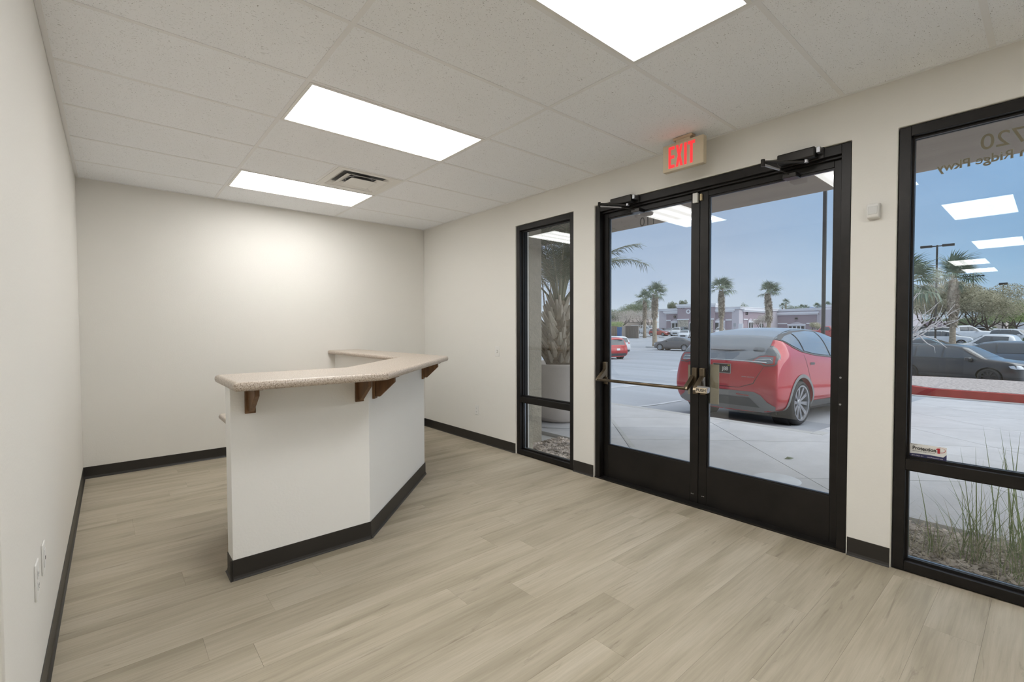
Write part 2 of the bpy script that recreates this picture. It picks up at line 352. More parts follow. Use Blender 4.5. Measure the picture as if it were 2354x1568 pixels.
# floor slab and planks
fl = obj('floor', MB().box(XF, XR+.14, YF, YB+.1, -.12, -.006), 'plank', kind='structure')
PW = .184; row0 = 1.466
known = {2.386: .567, 2.57: .848, 2.202: .276, 1.282: 1.865, 1.098: 1.555, 1.466: 2.165, 3.306: 2.27, 4.594: .336, 4.226: .005}
k0 = int((YF-row0)//PW); nrow = 0
y = row0 + k0*PW; cache = {}; spare = MB()
while y < YB:
    ya, yb = max(y, YF), min(y+PW, YB)
    j = next((v for kk, v in known.items() if abs(kk-y) < .02), rnd.uniform(0, 1.5))
    x = j - 1.5*math.ceil((j-XL)/1.5)
    while x < XR:
        xa, xb = max(x, XL), min(x+1.5, XR)
        if xb-xa > .01 and yb > 0:
            key = (round(xb-xa, 3), round(yb-ya, 3))
            if key not in cache:
                w, d = key; cache[key] = MB().box(-w/2+.0003, w/2-.0003, -d/2+.0003, d/2-.0003, -.0055, 0).mesh('plank')
                cache[key].materials.append(M['plank'])
            p = bpy.data.objects.new('plank', cache[key]); COL.objects.link(p); p.parent = fl; p.location = ((xa+xb)/2, (ya+yb)/2, 0)
        elif xb-xa > .01: spare.box(xa+.0006, xb-.0006, ya, yb-.0006, -.0055, 0)
        x += 1.5
    y += PW
obj('floor_far_planks', spare, 'plank', fl, kind='stuff')
obj('floor_threshold', MB().box(XR+.002, XR+.19, .79, 2.675, -.006, .012), 'darkmetal', fl)

# walls
def wallbox(name, boxes, bev=0, m='wall'):
    mb = MB()
    for b in boxes: mb.box(*b)
    return obj(name, mb, m, kind='structure', bevel=bev)
wallbox('wall_back', [(XF, XO, YB, YB+.14, -.1, 3.1)])
wallbox('wall_left', [(XL-.12, XL, YO, YB, -.006, H)], .006)
w = MB()
W2 = -1.30                    # far jamb of the right-hand window, out of frame
cols = [(YF, W2), (.575, .785), (2.681, 2.930), (3.748, YB)]
def holed(x0, x1):            # wall slab with three openings, one connected mesh
    ys = [YF, W2, .575, .785, 2.681, 2.930, 3.748, YB]; bm = bmesh.new()
    loops = [(ys[0], ys[1], -.1, WT), (ys[2], ys[3], -.1, WT), (ys[4], ys[5], -.1, WT), (ys[6], ys[7], -.1, WT)] + [(ys[i], ys[i+1], WT, 3.1) for i in range(7)]
    for (a, b, z0, z1) in loops:
        bm.faces.new([bm.verts.new(p) for p in ((x0, a, z0), (x0, a, z1), (x0, b, z1), (x0, b, z0))])
    bmesh.ops.remove_doubles(bm, verts=bm.verts, dist=1e-5)
    e = bmesh.ops.extrude_face_region(bm, geom=bm.faces[:]); vs = [v for v in e['geom'] if isinstance(v, bmesh.types.BMVert)]
    bmesh.ops.translate(bm, verts=vs, vec=(x1-x0, 0, 0)); bmesh.ops.recalc_face_normals(bm, faces=bm.faces)
    me = bpy.data.meshes.new('wall'); bm.to_mesh(me); bm.free(); return me
obj('wall_right', holed(XR, XO), 'wall', kind='structure', bevel=.005)
obj('wall_outside', holed(XO+.001, XO+.05), 'stucco', kind='structure')
wallbox('wall_front', [(XF, XO, YF-.14, YF, -.1, 3.1)])
wallbox('wall_far', [(XF-.14, XF, YF, YB, -.1, 3.1)])
wallbox('wall_corridor', [(XF, -8.2, YO+.0, YO+.12, -.006, H), (-7.2, XL-.12, YO, YO+.12, -.006, H), (-8.2, -7.2, YO, YO+.12, 2.1, H)])
wallbox('wall_partition', [(-3.0, -2.88, YF, -.35, -.006, H)])

# baseboards: vinyl cove with a toe
def base(name, p, q, nx, ny, parent=None, h=.105, z=0):
    p, q = Vector((*p, z)), Vector((*q, z)); n = Vector((nx, ny, 0)); prof = [(0, h), (.003, h-.002), (.0035, .02), (.007, .008), (.014, .002), (.014, 0), (0, 0)]
    vs = [a + n*d + Vector((0, 0, hh)) for a in (p, q) for d, hh in prof]; k = len(prof)
    fs = [(i, (i+1) % k, k+(i+1) % k, k+i) for i in range(k)] + [tuple(range(k)), tuple(range(2*k-1, k-1, -1))]
    return obj(name, MB().add(vs, fs), 'vinyl', parent, **({} if parent else dict(kind='structure')))
base('baseboard_back', (XL, YB), (XR, YB), 0, -1)
base('baseboard_left', (XL, YO), (XL, YB), 1, 0)
for a, b in ((3.755, YB), (2.688, 2.924), (.58, .778), (YF, W2-.01)): base('baseboard_right', (XR, a), (XR, b), -1, 0)
base('baseboard_corridor', (-7.2, YO), (XL, YO), 0, -1)

# ceiling: slab above, tiles and grid bars
ce = obj('ceiling', MB().box(XF, XO, YF, YB, H+.03, H+.12), 'whitemetal', kind='structure')
XG = [XL, .838, 2.057, XR]; YG = [YF]
yy = .829-.6096*5
while yy < YB-.05:
    if yy > YF+.05: YG.append(yy)
    yy += .6096
YG.append(YB)
LIGHTS = [(2.658, 'large lit ceiling light panel in the middle of the room', 1), (4.486, 'lit ceiling light panel nearest the back wall', 1), (.829, 'lit ceiling light panel cut off by the top edge of the photo', 1)]
def isl(i, ya): return i == 1 and (any(abs(ya-l[0]) < .05 for l in LIGHTS) or abs(ya+1.0) < .05 or False)
tc_ = {}
for i in range(3):
    for j in range(len(YG)-1):
        if isl(i, YG[j]): continue
        x0, x1 = XG[i]+.003, XG[i+1]-.003
        if i == 1 and abs(YG[j]-3.877) < .05: x1 = 1.4475-.003
        w_, d_ = round(x1-x0, 3), round(YG[j+1]-YG[j]-.006, 3)
        if (w_, d_) not in tc_:
            me = MB().box(-w_/2, w_/2, -d_/2, d_/2, 0, .015).mesh('ceiling_tile'); me.materials.append(M['tile']); tc_[(w_, d_)] = me
        t = bpy.data.objects.new('ceiling_tile', tc_[(w_, d_)]); COL.objects.link(t); t.parent = ce; t.location = ((x0+x1)/2, (YG[j]+YG[j+1])/2, H+.001+rnd.uniform(0, .0012))
for x in XG[1:3]: obj('grid_bar', MB().box(x-.012, x+.012, YF, YB, H-.0005, H+.028), 'grid', ce)
for y in YG[1:-1]:
    for i in range(3): obj('grid_bar', MB().box(XG[i]+(.0123 if i else 0), XG[i+1]-(.0123 if i < 2 else 0), y-.012, y+.012, H-.0003, H+.028), 'grid', ce)
obj('grid_bar', MB().box(1.4475-.012, 1.4475+.012, 3.8892, 4.4738, H-.0003, H+.028), 'grid', ce)
for b in ((XL, XR, YB-.022, YB), (XL, XL+.022, YO, YB-.0225), (XR-.022, XR, YF, YB-.0225)): obj('wall_angle', MB().box(*b, H-.002, H+.02), 'grid', ce)

def light(cx, cy, sx, sy, label, group=None):
    r = empty('ceiling_light', (cx, cy, H), label, 'ceiling light', group)
    fr = MB(); a, b = sx/2, sy/2; t = .018
    for q in ((-a, a, -b, -b+t), (-a, a, b-t, b), (-a, -a+t, -b+t, b-t), (a-t, a, -b+t, b-t)): fr.box(*q, -.004, .02)
    obj('frame', fr, 'whitemetal', r, world=False)
    obj('diffuser', MB().box(-a+t, a-t, -b+t, b-t, .0, .004), 'lens', r, world=False)
    obj('housing', MB().box(-a+.03, a-.03, -b+.03, b-.03, .006, .028), 'whitemetal', r, world=False)
    return r
LIGHTS.append((-1.0, 'ceiling light panel at the front end of the room', 1))
for y0, lab, _ in LIGHTS: light(1.4475, y0+.3048, 1.219-.024, .6096-.024, lab)
for i, (cx, cy, lab) in enumerate(((-.95, .58, 'nearest of the light panels mirrored in the right-hand window'), (-4.3, .62, 'second light panel mirrored in the right-hand window'), (-7.05, 1.2, 'third light panel mirrored in the right-hand window'), (-9.2, 1.2, 'farthest light panel mirrored in the right-hand window'))):
    light(cx, cy, 1.19, .585, lab).location.z = H+.02

# air diffuser
M['trimgr'] = mat('duct_grey', (.20, .20, .20), .7)
v = empty('air_vent', (1.752, 4.1815, H), 'square white stepped ceiling air vent beside the farther light panel', 'vent')
def sqring(a, b, z0, z1): # square frame between half-sizes a (outer) and b (inner) sloping from z0 to z1
    vs = [(sx*a, sy*a, z0) for sx, sy in ((-1, -1), (1, -1), (1, 1), (-1, 1))] + [(sx*b, sy*b, z1) for sx, sy in ((-1, -1), (1, -1), (1, 1), (-1, 1))]
    vs += [(x, y_, z+.003) for x, y_, z in vs]
    fs = []
    for k in range(4):
        q = (k+1) % 4; fs += [(k, q, 4+q, 4+k), (8+k, 12+k, 12+q, 8+q), (k, 8+k, 8+q, q), (4+k, 4+q, 12+q, 12+k)]
    return MB().add(vs, fs)
obj('outer_flange', sqring(.292, .235, -.003, -.001), 'whitemetal', v, world=False)
obj('backpan', MB().box(-.245, .245, -.245, .245, .0285, .0295), 'trimgr', v, world=False)
obj('cone', sqring(.235, .19, 0, .026), 'whitemetal', v, world=False)
obj('middle_ring', sqring(.185, .12, -.010, .014), 'whitemetal', v, world=False)
obj('neck_ring', MB().lathe([(.115, .012), (.115, .027), (.118, .027), (.118, .012)], 32, closed=True), 'steel', v, world=False, smooth=True)
obj('centre_panel', MB().box(-.115, .115, -.115, .115, -.014, -.011), 'whitemetal', v, world=False)
for a in (0, pi/2, pi, 3*pi/2): obj('support_rod', MB().tube([(.105*cos(a+.8), .105*sin(a+.8), -.010), (.15*cos(a+.8), .15*sin(a+.8), .02)], .003, 5), 'steel', v, world=False)

# ============================================================ WINDOWS AND DOORS
FX0, FX1, GXW = XR+.012, XR+.125, 3.338
def member(name, x0, x1, y0, y1, z0, z1, root, m='black', bev=.0015): return obj(name, MB().box(x0, x1, y0, y1, z0, z1), m, root, bevel=bev, seg=1)
def window(name, y0, y1, zt, zs):
    r = empty(name, (XR+.07, (y0+y1)/2, 0), kind='structure'); t = .05
    member('jamb', FX0, FX1, y0, y0+t, .0, zt, r); member('jamb', FX0, FX1, y1-t, y1, 0, zt, r)
    member('head', FX0, FX1, y0+t, y1-t, zt-.052, zt, r); member('sill', FX0, FX1, y0+t, y1-t, 0, .052, r)
    member('transom_bar', FX0, FX1, y0+t, y1-t, zs-.03, zs+.028, r)
    for a, b in ((.052, zs-.03), (zs+.028, zt-.052)):
        obj('pane', MB().box(GXW, GXW+.006, y0+t-.006, y1-t+.006, a-.006, b+.006), 'glass', r)
        for nm, q in (('glazing_bead', (y0+t, y0+t+.010, a, b)), ('glazing_bead', (y1-t-.010, y1-t, a, b)), ('glazing_bead', (y0+t+.010, y1-t-.010, a, a+.012)), ('glazing_bead', (y0+t+.010, y1-t-.010, b-.012, b))):
            member(nm, GXW-.018, GXW-.001, *q, r, 'black', 0)
            member('gasket', GXW+.007, GXW+.018, *q, r, 'alum' if q[0] == y0+t or a < .1 else 'black', 0)
    # outside sloped sill edge
    return r
window('window_1', 2.934, 3.744, 2.419, .588)
w2 = window('window_2', W2+.004, .571, 2.419, .590)

# door frame
tr = empty('trim_1', (XR+.07, 1.73, 0), kind='structure')
D0, D1, DT = .789, 2.677, 2.418
member('jamb', FX0, FX1, D0, D0+.048, 0, DT, tr); member('jamb', FX0, FX1, D1-.048, D1, 0, DT, tr); member('header', FX0, FX1, D0+.048, D1-.048, DT-.055, DT, tr)
member('stop', FX0+.03, FX0+.050, D0+.048, D1-.048, DT-.07, DT-.055, tr)
for z in (1.04, .88): obj('screw_hole', MB().tube([(FX0-.0012, .826, z), (FX0+.002, .826, z)], .006, 10), 'steel', tr)
YM = 1.738
LX0, LX1, GXD = XR+.070, XR+.114, XR+.089
def leaf(name, ya, yb, sa, sb):
    r = empty(name, (XR+.04, (ya+yb)/2, 0), kind='structure'); z0, z1 = .008, DT-.058; zb, zt = .298, 2.308
    member('stile', LX0, LX1, ya, ya+sa, z0, z1, r); member('stile', LX0, LX1, yb-sb, yb, z0, z1, r)
    member('top_rail', LX0, LX1, ya+sa, yb-sb, zt, z1, r); member('kick_rail', LX0, LX1, ya+sa, yb-sb, z0, zb, r)
    for q in ((ya+sa, ya+sa+.006, zb, zt), (yb-sb-.006, yb-sb, zb, zt), (ya+sa+.006, yb-sb-.006, zb, zb+.008), (ya+sa+.006, yb-sb-.006, zt-.010, zt)):
        member('glazing_bead', GXD-.012, GXD-.001, *q, r, 'black', 0); member('glazing_bead', GXD+.007, GXD+.018, *q, r, 'alum', 0)
    obj('door_glass', MB().box(GXD, GXD+.006, ya+sa-.005, yb-sb+.005, zb-.005, zt+.005), 'glass', r)
    return r
dl = leaf('door_1', YM+.0015, D1-.0505, .064, .045)       # left leaf in the photo
dr = leaf('door_2', D0+.0505, YM-.0015, .048, .064)       # right leaf
for a in (1.79, 1.777, 1.705, 1.693): obj('bolt_hole', MB().tube([(LX0-.001, a, .075), (LX0+.002, a, .075)], .004, 8), 'steel', dl if a > YM else dr)
# panic bar on the left leaf
def bracket(yc, root, name='bar_bracket'):
    b = MB().box(LX0-.030, LX0, yc-.019, yc+.019, .905, 1.041); b.box(LX0-.012, LX0, yc-.021, yc+.021, .84, .905)
    return obj(name, b, 'bronze', root, bevel=.004)
bh = bracket(2.602, dl); bl = bracket(1.760, dl); br = bracket(1.701, dr)
def lever(yc, root, yt):
    pts = [(-.028, .985), (-.062, .955), (-.125, .908), (-.135, .884), (-.120, .876), (-.082, .897), (-.028, .925)]
    return obj('bar_lever', MB().prism(pts, yc-.011, yt, lambda a, b, h: (LX0+a, h, b)), 'bronze', root, bevel=.003)
lever(2.590, dl, 2.612); lever(1.770, dl, 1.790); lever(1.695, dr, 1.717)
obj('push_bar', MB().tube([(LX0-.125, 2.60, .891), (LX0-.125, 1.775, .891)], .0125, 10), 'bronze', dl, smooth=True)
pa = obj('push_paddle', MB().prism([(-.150, .890), (-.122, .920), (-.10, .905), (-.115, .874), (-.147, .872)], 1.598, 1.684, lambda a, b, h: (LX0+a, h, b)), 'steel', dr, bevel=.002, label='worn cream metal PUSH paddle')
pp = obj('paddle_face', MB().box(LX0-.1535, LX0-.1500, 1.600, 1.682, .873, .911), mat('worn_cream_metal', (.62, .53, .40), .5, .3, var=.15, vscale=30), dr, bevel=.0012)
text('push_lettering', 'PUSH', .030, 'darkslot', FX(LX0-.1541, 1.641, .892), dr, .0006, 1.0, bold=.0006)
obj('lock_thumb_piece', MB().prism([(-.030, .975), (-.054, .95), (-.05, .915), (-.028, .90)], 1.672, 1.682, lambda a, b, h: (LX0+a, h, b)), 'steel', dr)
for ys, z0, z1, r in (((1.678, 1.604), .775, 1.068, dr), ((1.803, 1.844), .827, 1.055, dl)):
    obj('pull_plate', MB().box(GXD+.019, GXD+.027, min(ys), max(ys), z0, z1), 'cream' if 0 else mat('tan_plate', (.27, .225, .155), .6), r)
# lettering on the door glass
text('suite_number', '110', .105, 'pole', FXo(GXD+.0075, 2.20, 2.218), dl, .0006)
# window lettering (read from outside)
goldl = mat('gold_vinyl', (.20, .15, .075), .5); M['goldl'] = goldl
M['silverl'] = mat('silver_vinyl', (.36, .36, .36), .5)
def outlined(s, size, x, y, z, parent):
    text('window_lettering', s, size, 'silverl', FXo(x+.0012, y, z), parent, .0002, bold=.0022, align='RIGHT'); text('window_lettering', s, size, 'goldl', FXo(x-.0002, y, z), parent, .0002, bold=.0002, align='RIGHT')
outlined('720', .108, GXW+.0065, .264, 2.262, w2)
outlined('n Ridge Pkwy', .060, GXW+.0065, .424, 2.180, w2)

# security sticker
st = empty('security_sticker', (GXW-.002, .436, .66), 'white and navy security company sticker in lower left corner of right-hand window', 'sticker')
def stq(a0, a1, z0, z1, m, nm, dx): return obj(nm, MB().box(GXW-.002-dx, GXW-.0017-dx+.0003, a0, a1, z0, z1), m, st)
M['stw'] = mat('sticker_white', (.80, .79, .76), .4); M['stn'] = mat('sticker_navy', (.035, .035, .11), .4); M['str'] = mat('sticker_red', (.50, .03, .04), .4); M['stk'] = mat('sticker_black', (.015, .015, .015), .4)
stq(.361, .511, .626, .700, 'stw', 'sticker_sheet', 0)
arcp = [(.361, .626), (.511, .626), (.511, .645)] + [(.511-.15*t, .645+.004*sin(t*pi)-.0005) for t in (.25, .5, .75)] + [(.374, .646), (.361, .662)]
obj('navy_band', MB().prism(arcp, GXW-.0032, GXW-.0026, lambda a, b, h: (h, a, b)), 'stn', st)
text('sticker_lettering', 'Protection', .0265, 'stk', FX(GXW-.0036, .451, .6765), st, .0003, .86, bold=.0006)
obj('sticker_numeral', MB().prism([(.3875, .6635), (.3975, .6635), (.3975, .683), (.4035, .683), (.4035, .687), (.396, .6915), (.3875, .6915)], GXW-.0042, GXW-.0036, lambda a, b, h: (h, a, b)), 'str', st)
text('sticker_lettering', 'SECURITY SOLUTIONS', .0062, 'stk', FX(GXW-.0036, .453, .6605), st, .0003, 1.5)
text('sticker_lettering', 'SECURED BY', .0045, 'stk', FX(GXW-.0036, .492, .6955), st, .0003, 1.1)
text('sticker_lettering', '(877) PRO1-911', .0072, 'stw', FX(GXW-.0038, .478, .636), st, .0003, 1.05)
text('sticker_lettering', 'www.Protection1.com', .0072, 'stw', FX(GXW-.0038, .407, .636), st, .0003, .98)
sw = [(.416, .694)] + [(.3895+.0245*cos(a), .682+.0145*sin(a)) for a in [radians(q) for q in range(110, -100, -15)]]
obj('swoosh', MB().add([p for i, (a, b) in enumerate(sw) for p in ((GXW-.004, a if 0 else .3895-(a-.3895), b), (GXW-.004, .3895-(a-.3895)*(1-.0055*min(i, 14)/.35*.6), .682+(b-.682)*(1-.012*min(i, 14))))], [(2*i, 2*i+1, 2*i+3, 2*i+2) for i in range(len(sw)-1)]), 'str', st)

# door closers (surface mounted, parallel arm)
def closer(yc, label, dy, sy):
    r = empty('door_closer', (XR-.02, yc, 2.395), label, 'door closer')
    obj('closer_body', MB().box(XR-.062, XR+.004, yc-.105, yc+.105, 2.365, 2.425), 'darkmetal', r, bevel=.008, seg=3)
    obj('mounting_plate', MB().box(XR+.003, XR+.0118, yc-.135, yc+.12, 2.36, 2.43), 'darkmetal', r, bevel=.002)
    obj('end_clip', MB().box(XR-.05, XR+.003, yc-.13, yc-.108, 2.385, 2.418), 'steel', r, bevel=.002)
    obj('spindle', MB().tube([(XR-.03, yc-.05, 2.362), (XR-.03, yc-.05, 2.345)], .014, 12), 'steel', r)
    el = Vector((XR-.17, yc+dy, 2.372))
    obj('main_arm', MB().tube([(XR-.03, yc-.05, 2.352), el], [.011, .008], 6), 'darkmetal', r)
    obj('elbow', MB().tube([el+Vector((0, 0, .014)), el-Vector((0, 0, .03))], .012, 10), 'darkmetal', r)
    ft = Vector((XR-.005, yc+sy, 2.305))
    mid = el.lerp(ft, .62)
    obj('forearm', MB().tube([el-Vector((0, 0, .018)), mid], [.009, .007], 6), 'steel', r)
    obj('forearm_rod', MB().tube([mid, ft], .0055, 6), 'darkmetal', r)
    obj('arm_shoe', MB().box(XR-.012, XR+.0695, yc+sy-.04, yc+sy+.04, 2.285, 2.315), 'darkmetal', r, bevel=.004)
closer(1.06, 'dark bronze door closer above right door leaf', .145, .05)
closer(2.36, 'dark bronze door closer above left door leaf', .13, -.11)

# alarm contact
c_ = empty('alarm_contact', (LX0, 1.76, 2.27), 'small cream magnetic contact at top where the door leaves meet', 'door sensor')
obj('sensor_body', MB().box(LX0-.022, LX0, 1.748, 1.786, 2.272, 2.345), 'white', c_, bevel=.003)
obj('magnet', MB().box(LX0-.016, LX0, 1.718, 1.732, 2.282, 2.33), 'cream', c_, bevel=.002)

# exit sign
e = empty('exit_sign', (3.085, 1.73, 2.655), 'cream EXIT sign with red letters hanging from ceiling above the doors', 'exit sign')
EX0 = 3.065
ex0, ex1 = 1.573, 1.880
obj('case', MB().box(EX0, EX0+.048, ex0, ex1, 2.462, 2.652), 'exitcase', e, bevel=.006, seg=3)
obj('canopy', MB().prism([(-.03, 0), (.03, 0), (.022, -.016), (-.022, -.016)], 1.655, 1.80, lambda a, b, h: (EX0+.024+a, h, H-.001+b)), mat('canopy_cream', (.62, .47, .33), .5), e, bevel=.003)
obj('stem', MB().box(EX0+.008, EX0+.040, 1.675, 1.78, 2.650, H-.016), 'exitcase', e)
M['exitred'] = mat('lit_red_letters', (.75, .02, .03), .4, emis=((1, .045, .05), .85))
L = lambda polys, y0: [MB().prism(p, EX0-.0022, EX0+.001, lambda a, b, h, y0=y0: (h, y0-a, 2.482+b)) for p in polys]
hh = .150
lets = {'E': [(0, 0), (.046, 0), (.046, .021), (.017, .021), (.017, .066), (.044, .066), (.044, .087), (.017, .087), (.017, .129), (.046, .129), (.046, hh), (0, hh)],
        'X': [(0, 0), (.018, 0), (.0265, .045), (.035, 0), (.053, 0), (.037, .077), (.052, hh), (.034, hh), (.0265, .108), (.019, hh), (.001, hh), (.016, .077)],
        'I': [(0, 0), (.018, 0), (.018, hh), (0, hh)],
        'T': [(.017, 0), (.035, 0), (.035, .129), (.052, .129), (.052, hh), (0, hh), (0, .129), (.017, .129)]}
for ch, y0 in (('E', 1.832), ('X', 1.776), ('I', 1.712), ('T', 1.685)): obj('letter_'+ch.lower(), L([lets[ch]], y0)[0], 'exitred', e)

# motion sensor, switches, outlets
s = empty('motion_sensor', (XR, .674, 1.945), 'small white motion sensor on wall between doors and right-hand window', 'sensor')
obj('housing', MB().prism([(0, 0), (.038, .006), (.045, .02), (.045, .075), (.038, .085), (0, .092)], .646, .702, lambda a, b, h: (XR-a, h, 1.944+b)), 'white', s, bevel=.006, seg=3)
obj('lens_window', MB().box(XR-.0475, XR-.044, .652, .695, 1.968, 2.012), mat('lens_plastic', (.60, .60, .58), .25), s, bevel=.002)
def plate(name, lab, cat, Tm, kind, wd=.07, ht=.115):
    r = empty(name, Tm.translation, lab, cat); P_ = lambda mb: MB().add([Tm @ Vector(v) for v in mb.v], mb.f)
    obj('cover_plate', P_(MB().box(-wd/2, wd/2, -ht/2, ht/2, 0, .006)), 'white', r, bevel=.0025)
    if kind == 'switch': obj('toggle', P_(MB().box(-.005, .005, -.012, .010, .006, .016)), 'white', r); obj('toggle_slot', P_(MB().box(-.006, .006, -.016, .014, .0055, .0065)), 'darkslot', r)
    if kind == 'outlet':
        for z in (.02, -.02):
            obj('receptacle', P_(MB().box(-.016, .016, z-.014, z+.014, .006, .008)), 'white', r, bevel=.002)
            for a in (-.006, .006): obj('slot', P_(MB().box(a-.0012, a+.0012, z-.004, z+.006, .008, .0084)), 'darkslot', r)
            obj('ground_hole', P_(MB().box(-.002, .002, z-.010, z-.007, .008, .0084)), 'darkslot', r)
    if kind == 'decora': obj('rocker', P_(MB().box(-.016, .016, -.033, .033, .006, .0085)), 'white', r, bevel=.002); obj('jack', P_(MB().box(-.006, .006, -.006, .006, .0085, .0092)), 'darkslot', r)
    return r
plate('light_switch', 'white toggle light switch on wall left of the narrow window', 'light switch', FX(XR, 4.057, 1.085), 'switch')
plate('power_outlet', 'white duplex power outlet low on wall left of the narrow window', 'outlet', FX(XR, 4.447, .378), 'outlet')
TL = lambda y, z: Matrix(((0, 0, 1, XL), (1, 0, 0, y), (0, 1, 0, z), (0, 0, 0, 1)))
plate('power_outlet', 'larger white outlet plate on left wall, nearer the camera', 'outlet', TL(2.27, .478), 'outlet', .08, .125)
plate('data_outlet', 'narrow white data plate on left wall, farther from the camera', 'data outlet', TL(2.475, .478), 'decora', .07, .115)

# ============================================================ RECEPTION COUNTER
rc = empty('reception_counter', (1.3, 3.4, 0), 'white angled reception counter with tan speckled top and wooden brackets', 'reception desk')
S2 = sqrt(.5)
K1 = (1.232, 2.830); xk = 2.172; K2 = (xk, K1[1]+xk-K1[0])
inn = lambda t: [(.468, 2.83+t), (K1[0]-t*tan(pi/8), 2.83+t), (xk-t, K2[1]+t*tan(pi/8)), (xk-t, YB)]
outl = [(.468, 2.83), K1, K2, (xk, YB)]
obj('counter_wall', MB().prism(outl + inn(.13)[::-1], 0, 1.045), 'counterwall', rc, bevel=.003)
ctop = [(.425, 2.475), (1.20, 2.475), (2.345, 3.62), (2.345, YB-.001), (1.955, YB-.001), (1.955, 3.83), (1.15, 3.015), (.425, 3.015)]
obj('counter_top', MB().prism(ctop, 1.045, 1.089), 'granite', rc, bevel=.0205, seg=5)
base('counter_base', (.454, 2.83), (K1[0]+.004, 2.83), 0, -1, rc, .108); base('counter_base', (K1[0]+.003, K1[1]-.002), (K2[0]+.004, K2[1]-.002), S2, -S2, rc, .108)
base('counter_base', (.468, 2.818), (.468, 2.965), -1, 0, rc, .108); base('counter_base', (xk, K2[1]), (xk, YB-.02), 1, 0, rc, .108)
def brk(p, n, reach=.235):
    p = Vector((*p, 0)); n = Vector((*n, 0)).normalized(); t = Vector((-n.y, n.x, 0)); zt = 1.044
    F = lambda a, b, c: p + n*a + t*c + Vector((0, 0, b))     # a outward, b height, c sideways
    r = obj('bracket', MB().prism([(.016, zt-.018), (reach-.02, zt-.018), (reach-.02, zt-.050), (.045, .893+.006), (.016, .899)], -.012, .012, lambda a, b, h: F(a, b, h)), 'oakdark', rc, bevel=.002)
    for nm, a0, a1, z0, z1 in (('bracket_back_plate', 0, .016, .886, zt), ('bracket_top_plate', .016, reach, zt-.018, zt)):
        me = MB().prism([(a0, z0), (a1, z0), (a1, z1), (a0, z1)], -.026, .026, lambda a, b, h: F(a, b, h)); o = obj(nm, me, 'oakdark', r, bevel=.002)
brk((.562, 2.83), (0, -1), .19); brk((1.168, 2.83), (0, -1), .19)
for s_ in (.085, 1.275): brk((K1[0]+S2*s_, K1[1]+S2*s_), (1, -1), .165)
# lower desk behind
dk = [(.545, 2.962), (1.16, 2.962), (2.040, 3.842), (2.040, YB-.002), (1.44, YB-.002), (1.44, 4.1), (1.0, 3.72), (.545, 3.72)]
obj('desk_top', MB().prism(dk, .725, .762), 'granite', rc, bevel=.017, seg=4)
obj('desk_panel', MB().box(.605, .625, 2.965, 3.66, .0, .724), 'oakdark', rc, bevel=.001)
obj('desk_panel', MB().box(1.45, 1.47, 4.2, 4.22+.55, .0, .724), 'oakdark', rc, bevel=.001)

# ============================================================ OUTSIDE: GROUND
XE = XO+.051
def terrain(name, x0, x1, y0, y1, dz, m, nx=40, ny=6, **k):
    xs = sorted(set([x0, x1] + [a for a, _ in TER if x0 < a < x1] + [x0+(x1-x0)*i/nx for i in range(nx+1)])); vs = []; fs = []
    for x in xs:
        for j in range(ny+1): vs.append((x, y0+(y1-y0)*j/ny, g(x)+dz))
    n = ny+1
    for i in range(len(xs)-1):
        for j in range(ny): fs.append((i*n+j, (i+1)*n+j, (i+1)*n+j+1, i*n+j+1))
    return obj(name, MB().add(vs, fs), m, **k)
terrain('parking_lot', 6.9, 620, -260, 330, 0, 'asphalt', kind='structure')
# pavement slabs laid diagonally, joints 1.41 m apart
YA = 2.03
sw_ = empty('pavement', (5, 2, -.02), kind='structure')
obj('slab_bed', MB().box(XE, 6.88, -7, 14, -.4, -.06), 'curb', sw_)
def zc(x): return -.02 if x <= 6.9 else -.02 + (g(x)+.155-.0)*.9 if 0 else (-.02 if x <= 6.9 else max(g(x)+.02, -.02-(x-6.9)*.045))
rects = [(4.31, 6.78, -6.0, 12.0), (XE, 4.31, .80, 2.70)]
apron = [(6.78, 15.2, -6.0, YA)]
for (x0, x1, y0, y1) in rects+apron:
    for i in range(-14, 24):
        for j in range(-14, 24):
            c = 1.32+2.0*i; d_ = .17+2.0*j      # c<=x-y<=c+2 ; d<=x+y<=d+2
            p = [(-50, -50), (50, -50), (50, 50), (-50, 50)]; gp = .006
            for q in ((1, -1, c+2-gp), (-1, 1, -c-gp), (1, 1, d_+2-gp), (-1, -1, -d_-gp), (1, 0, x1-(.002 if x1 == 4.31 else .0)), (-1, 0, -x0-(.002 if x0 == 6.78 else 0)), (0, 1, y1), (0, -1, -y0)): p = clip(p, *q) if p else p
            if len(p) > 2 and area(p) > .02:
                me = MB(); n = len(p); vs = [(a, b, zc(a)) for a, b in p] + [(a, b, zc(a)-.06) for a, b in p]
                me.add(vs, [tuple(range(n)), tuple(range(2*n-1, n-1, -1))]+[(k, (k+1) % n, n+(k+1) % n, n+k) for k in range(n)])
                obj('slab', me, 'concrete', sw_)
obj('expansion_strip', MB().prism([(4.12, 2.76), (4.155, 2.725), (6.275, 4.915), (6.24, 4.95)], -.021, -.0185), 'curb', sw_)
cb = empty('kerb', (6.84, 6, -.02), kind='structure')
y = YA
while y < 12: obj('kerb_stone', MB().box(6.784, 6.93, y+.004, min(y+3, 12)-.004, -.3, -.019), 'curb', cb, bevel=.012); y += 3
obj('kerb_stone', MB().add([(6.8, YA-.14, -.018), (6.8, YA, -.018), (15, YA-.14, zc(15)), (15, YA, zc(15)), (6.8, YA-.14, -.3), (6.8, YA, -.3), (15, YA-.14, -.6), (15, YA, -.6)], [(0, 1, 3, 2), (4, 6, 7, 5), (0, 4, 5, 1), (2, 3, 7, 6), (0, 2, 6, 4), (1, 5, 7, 3)]), 'curb', cb)
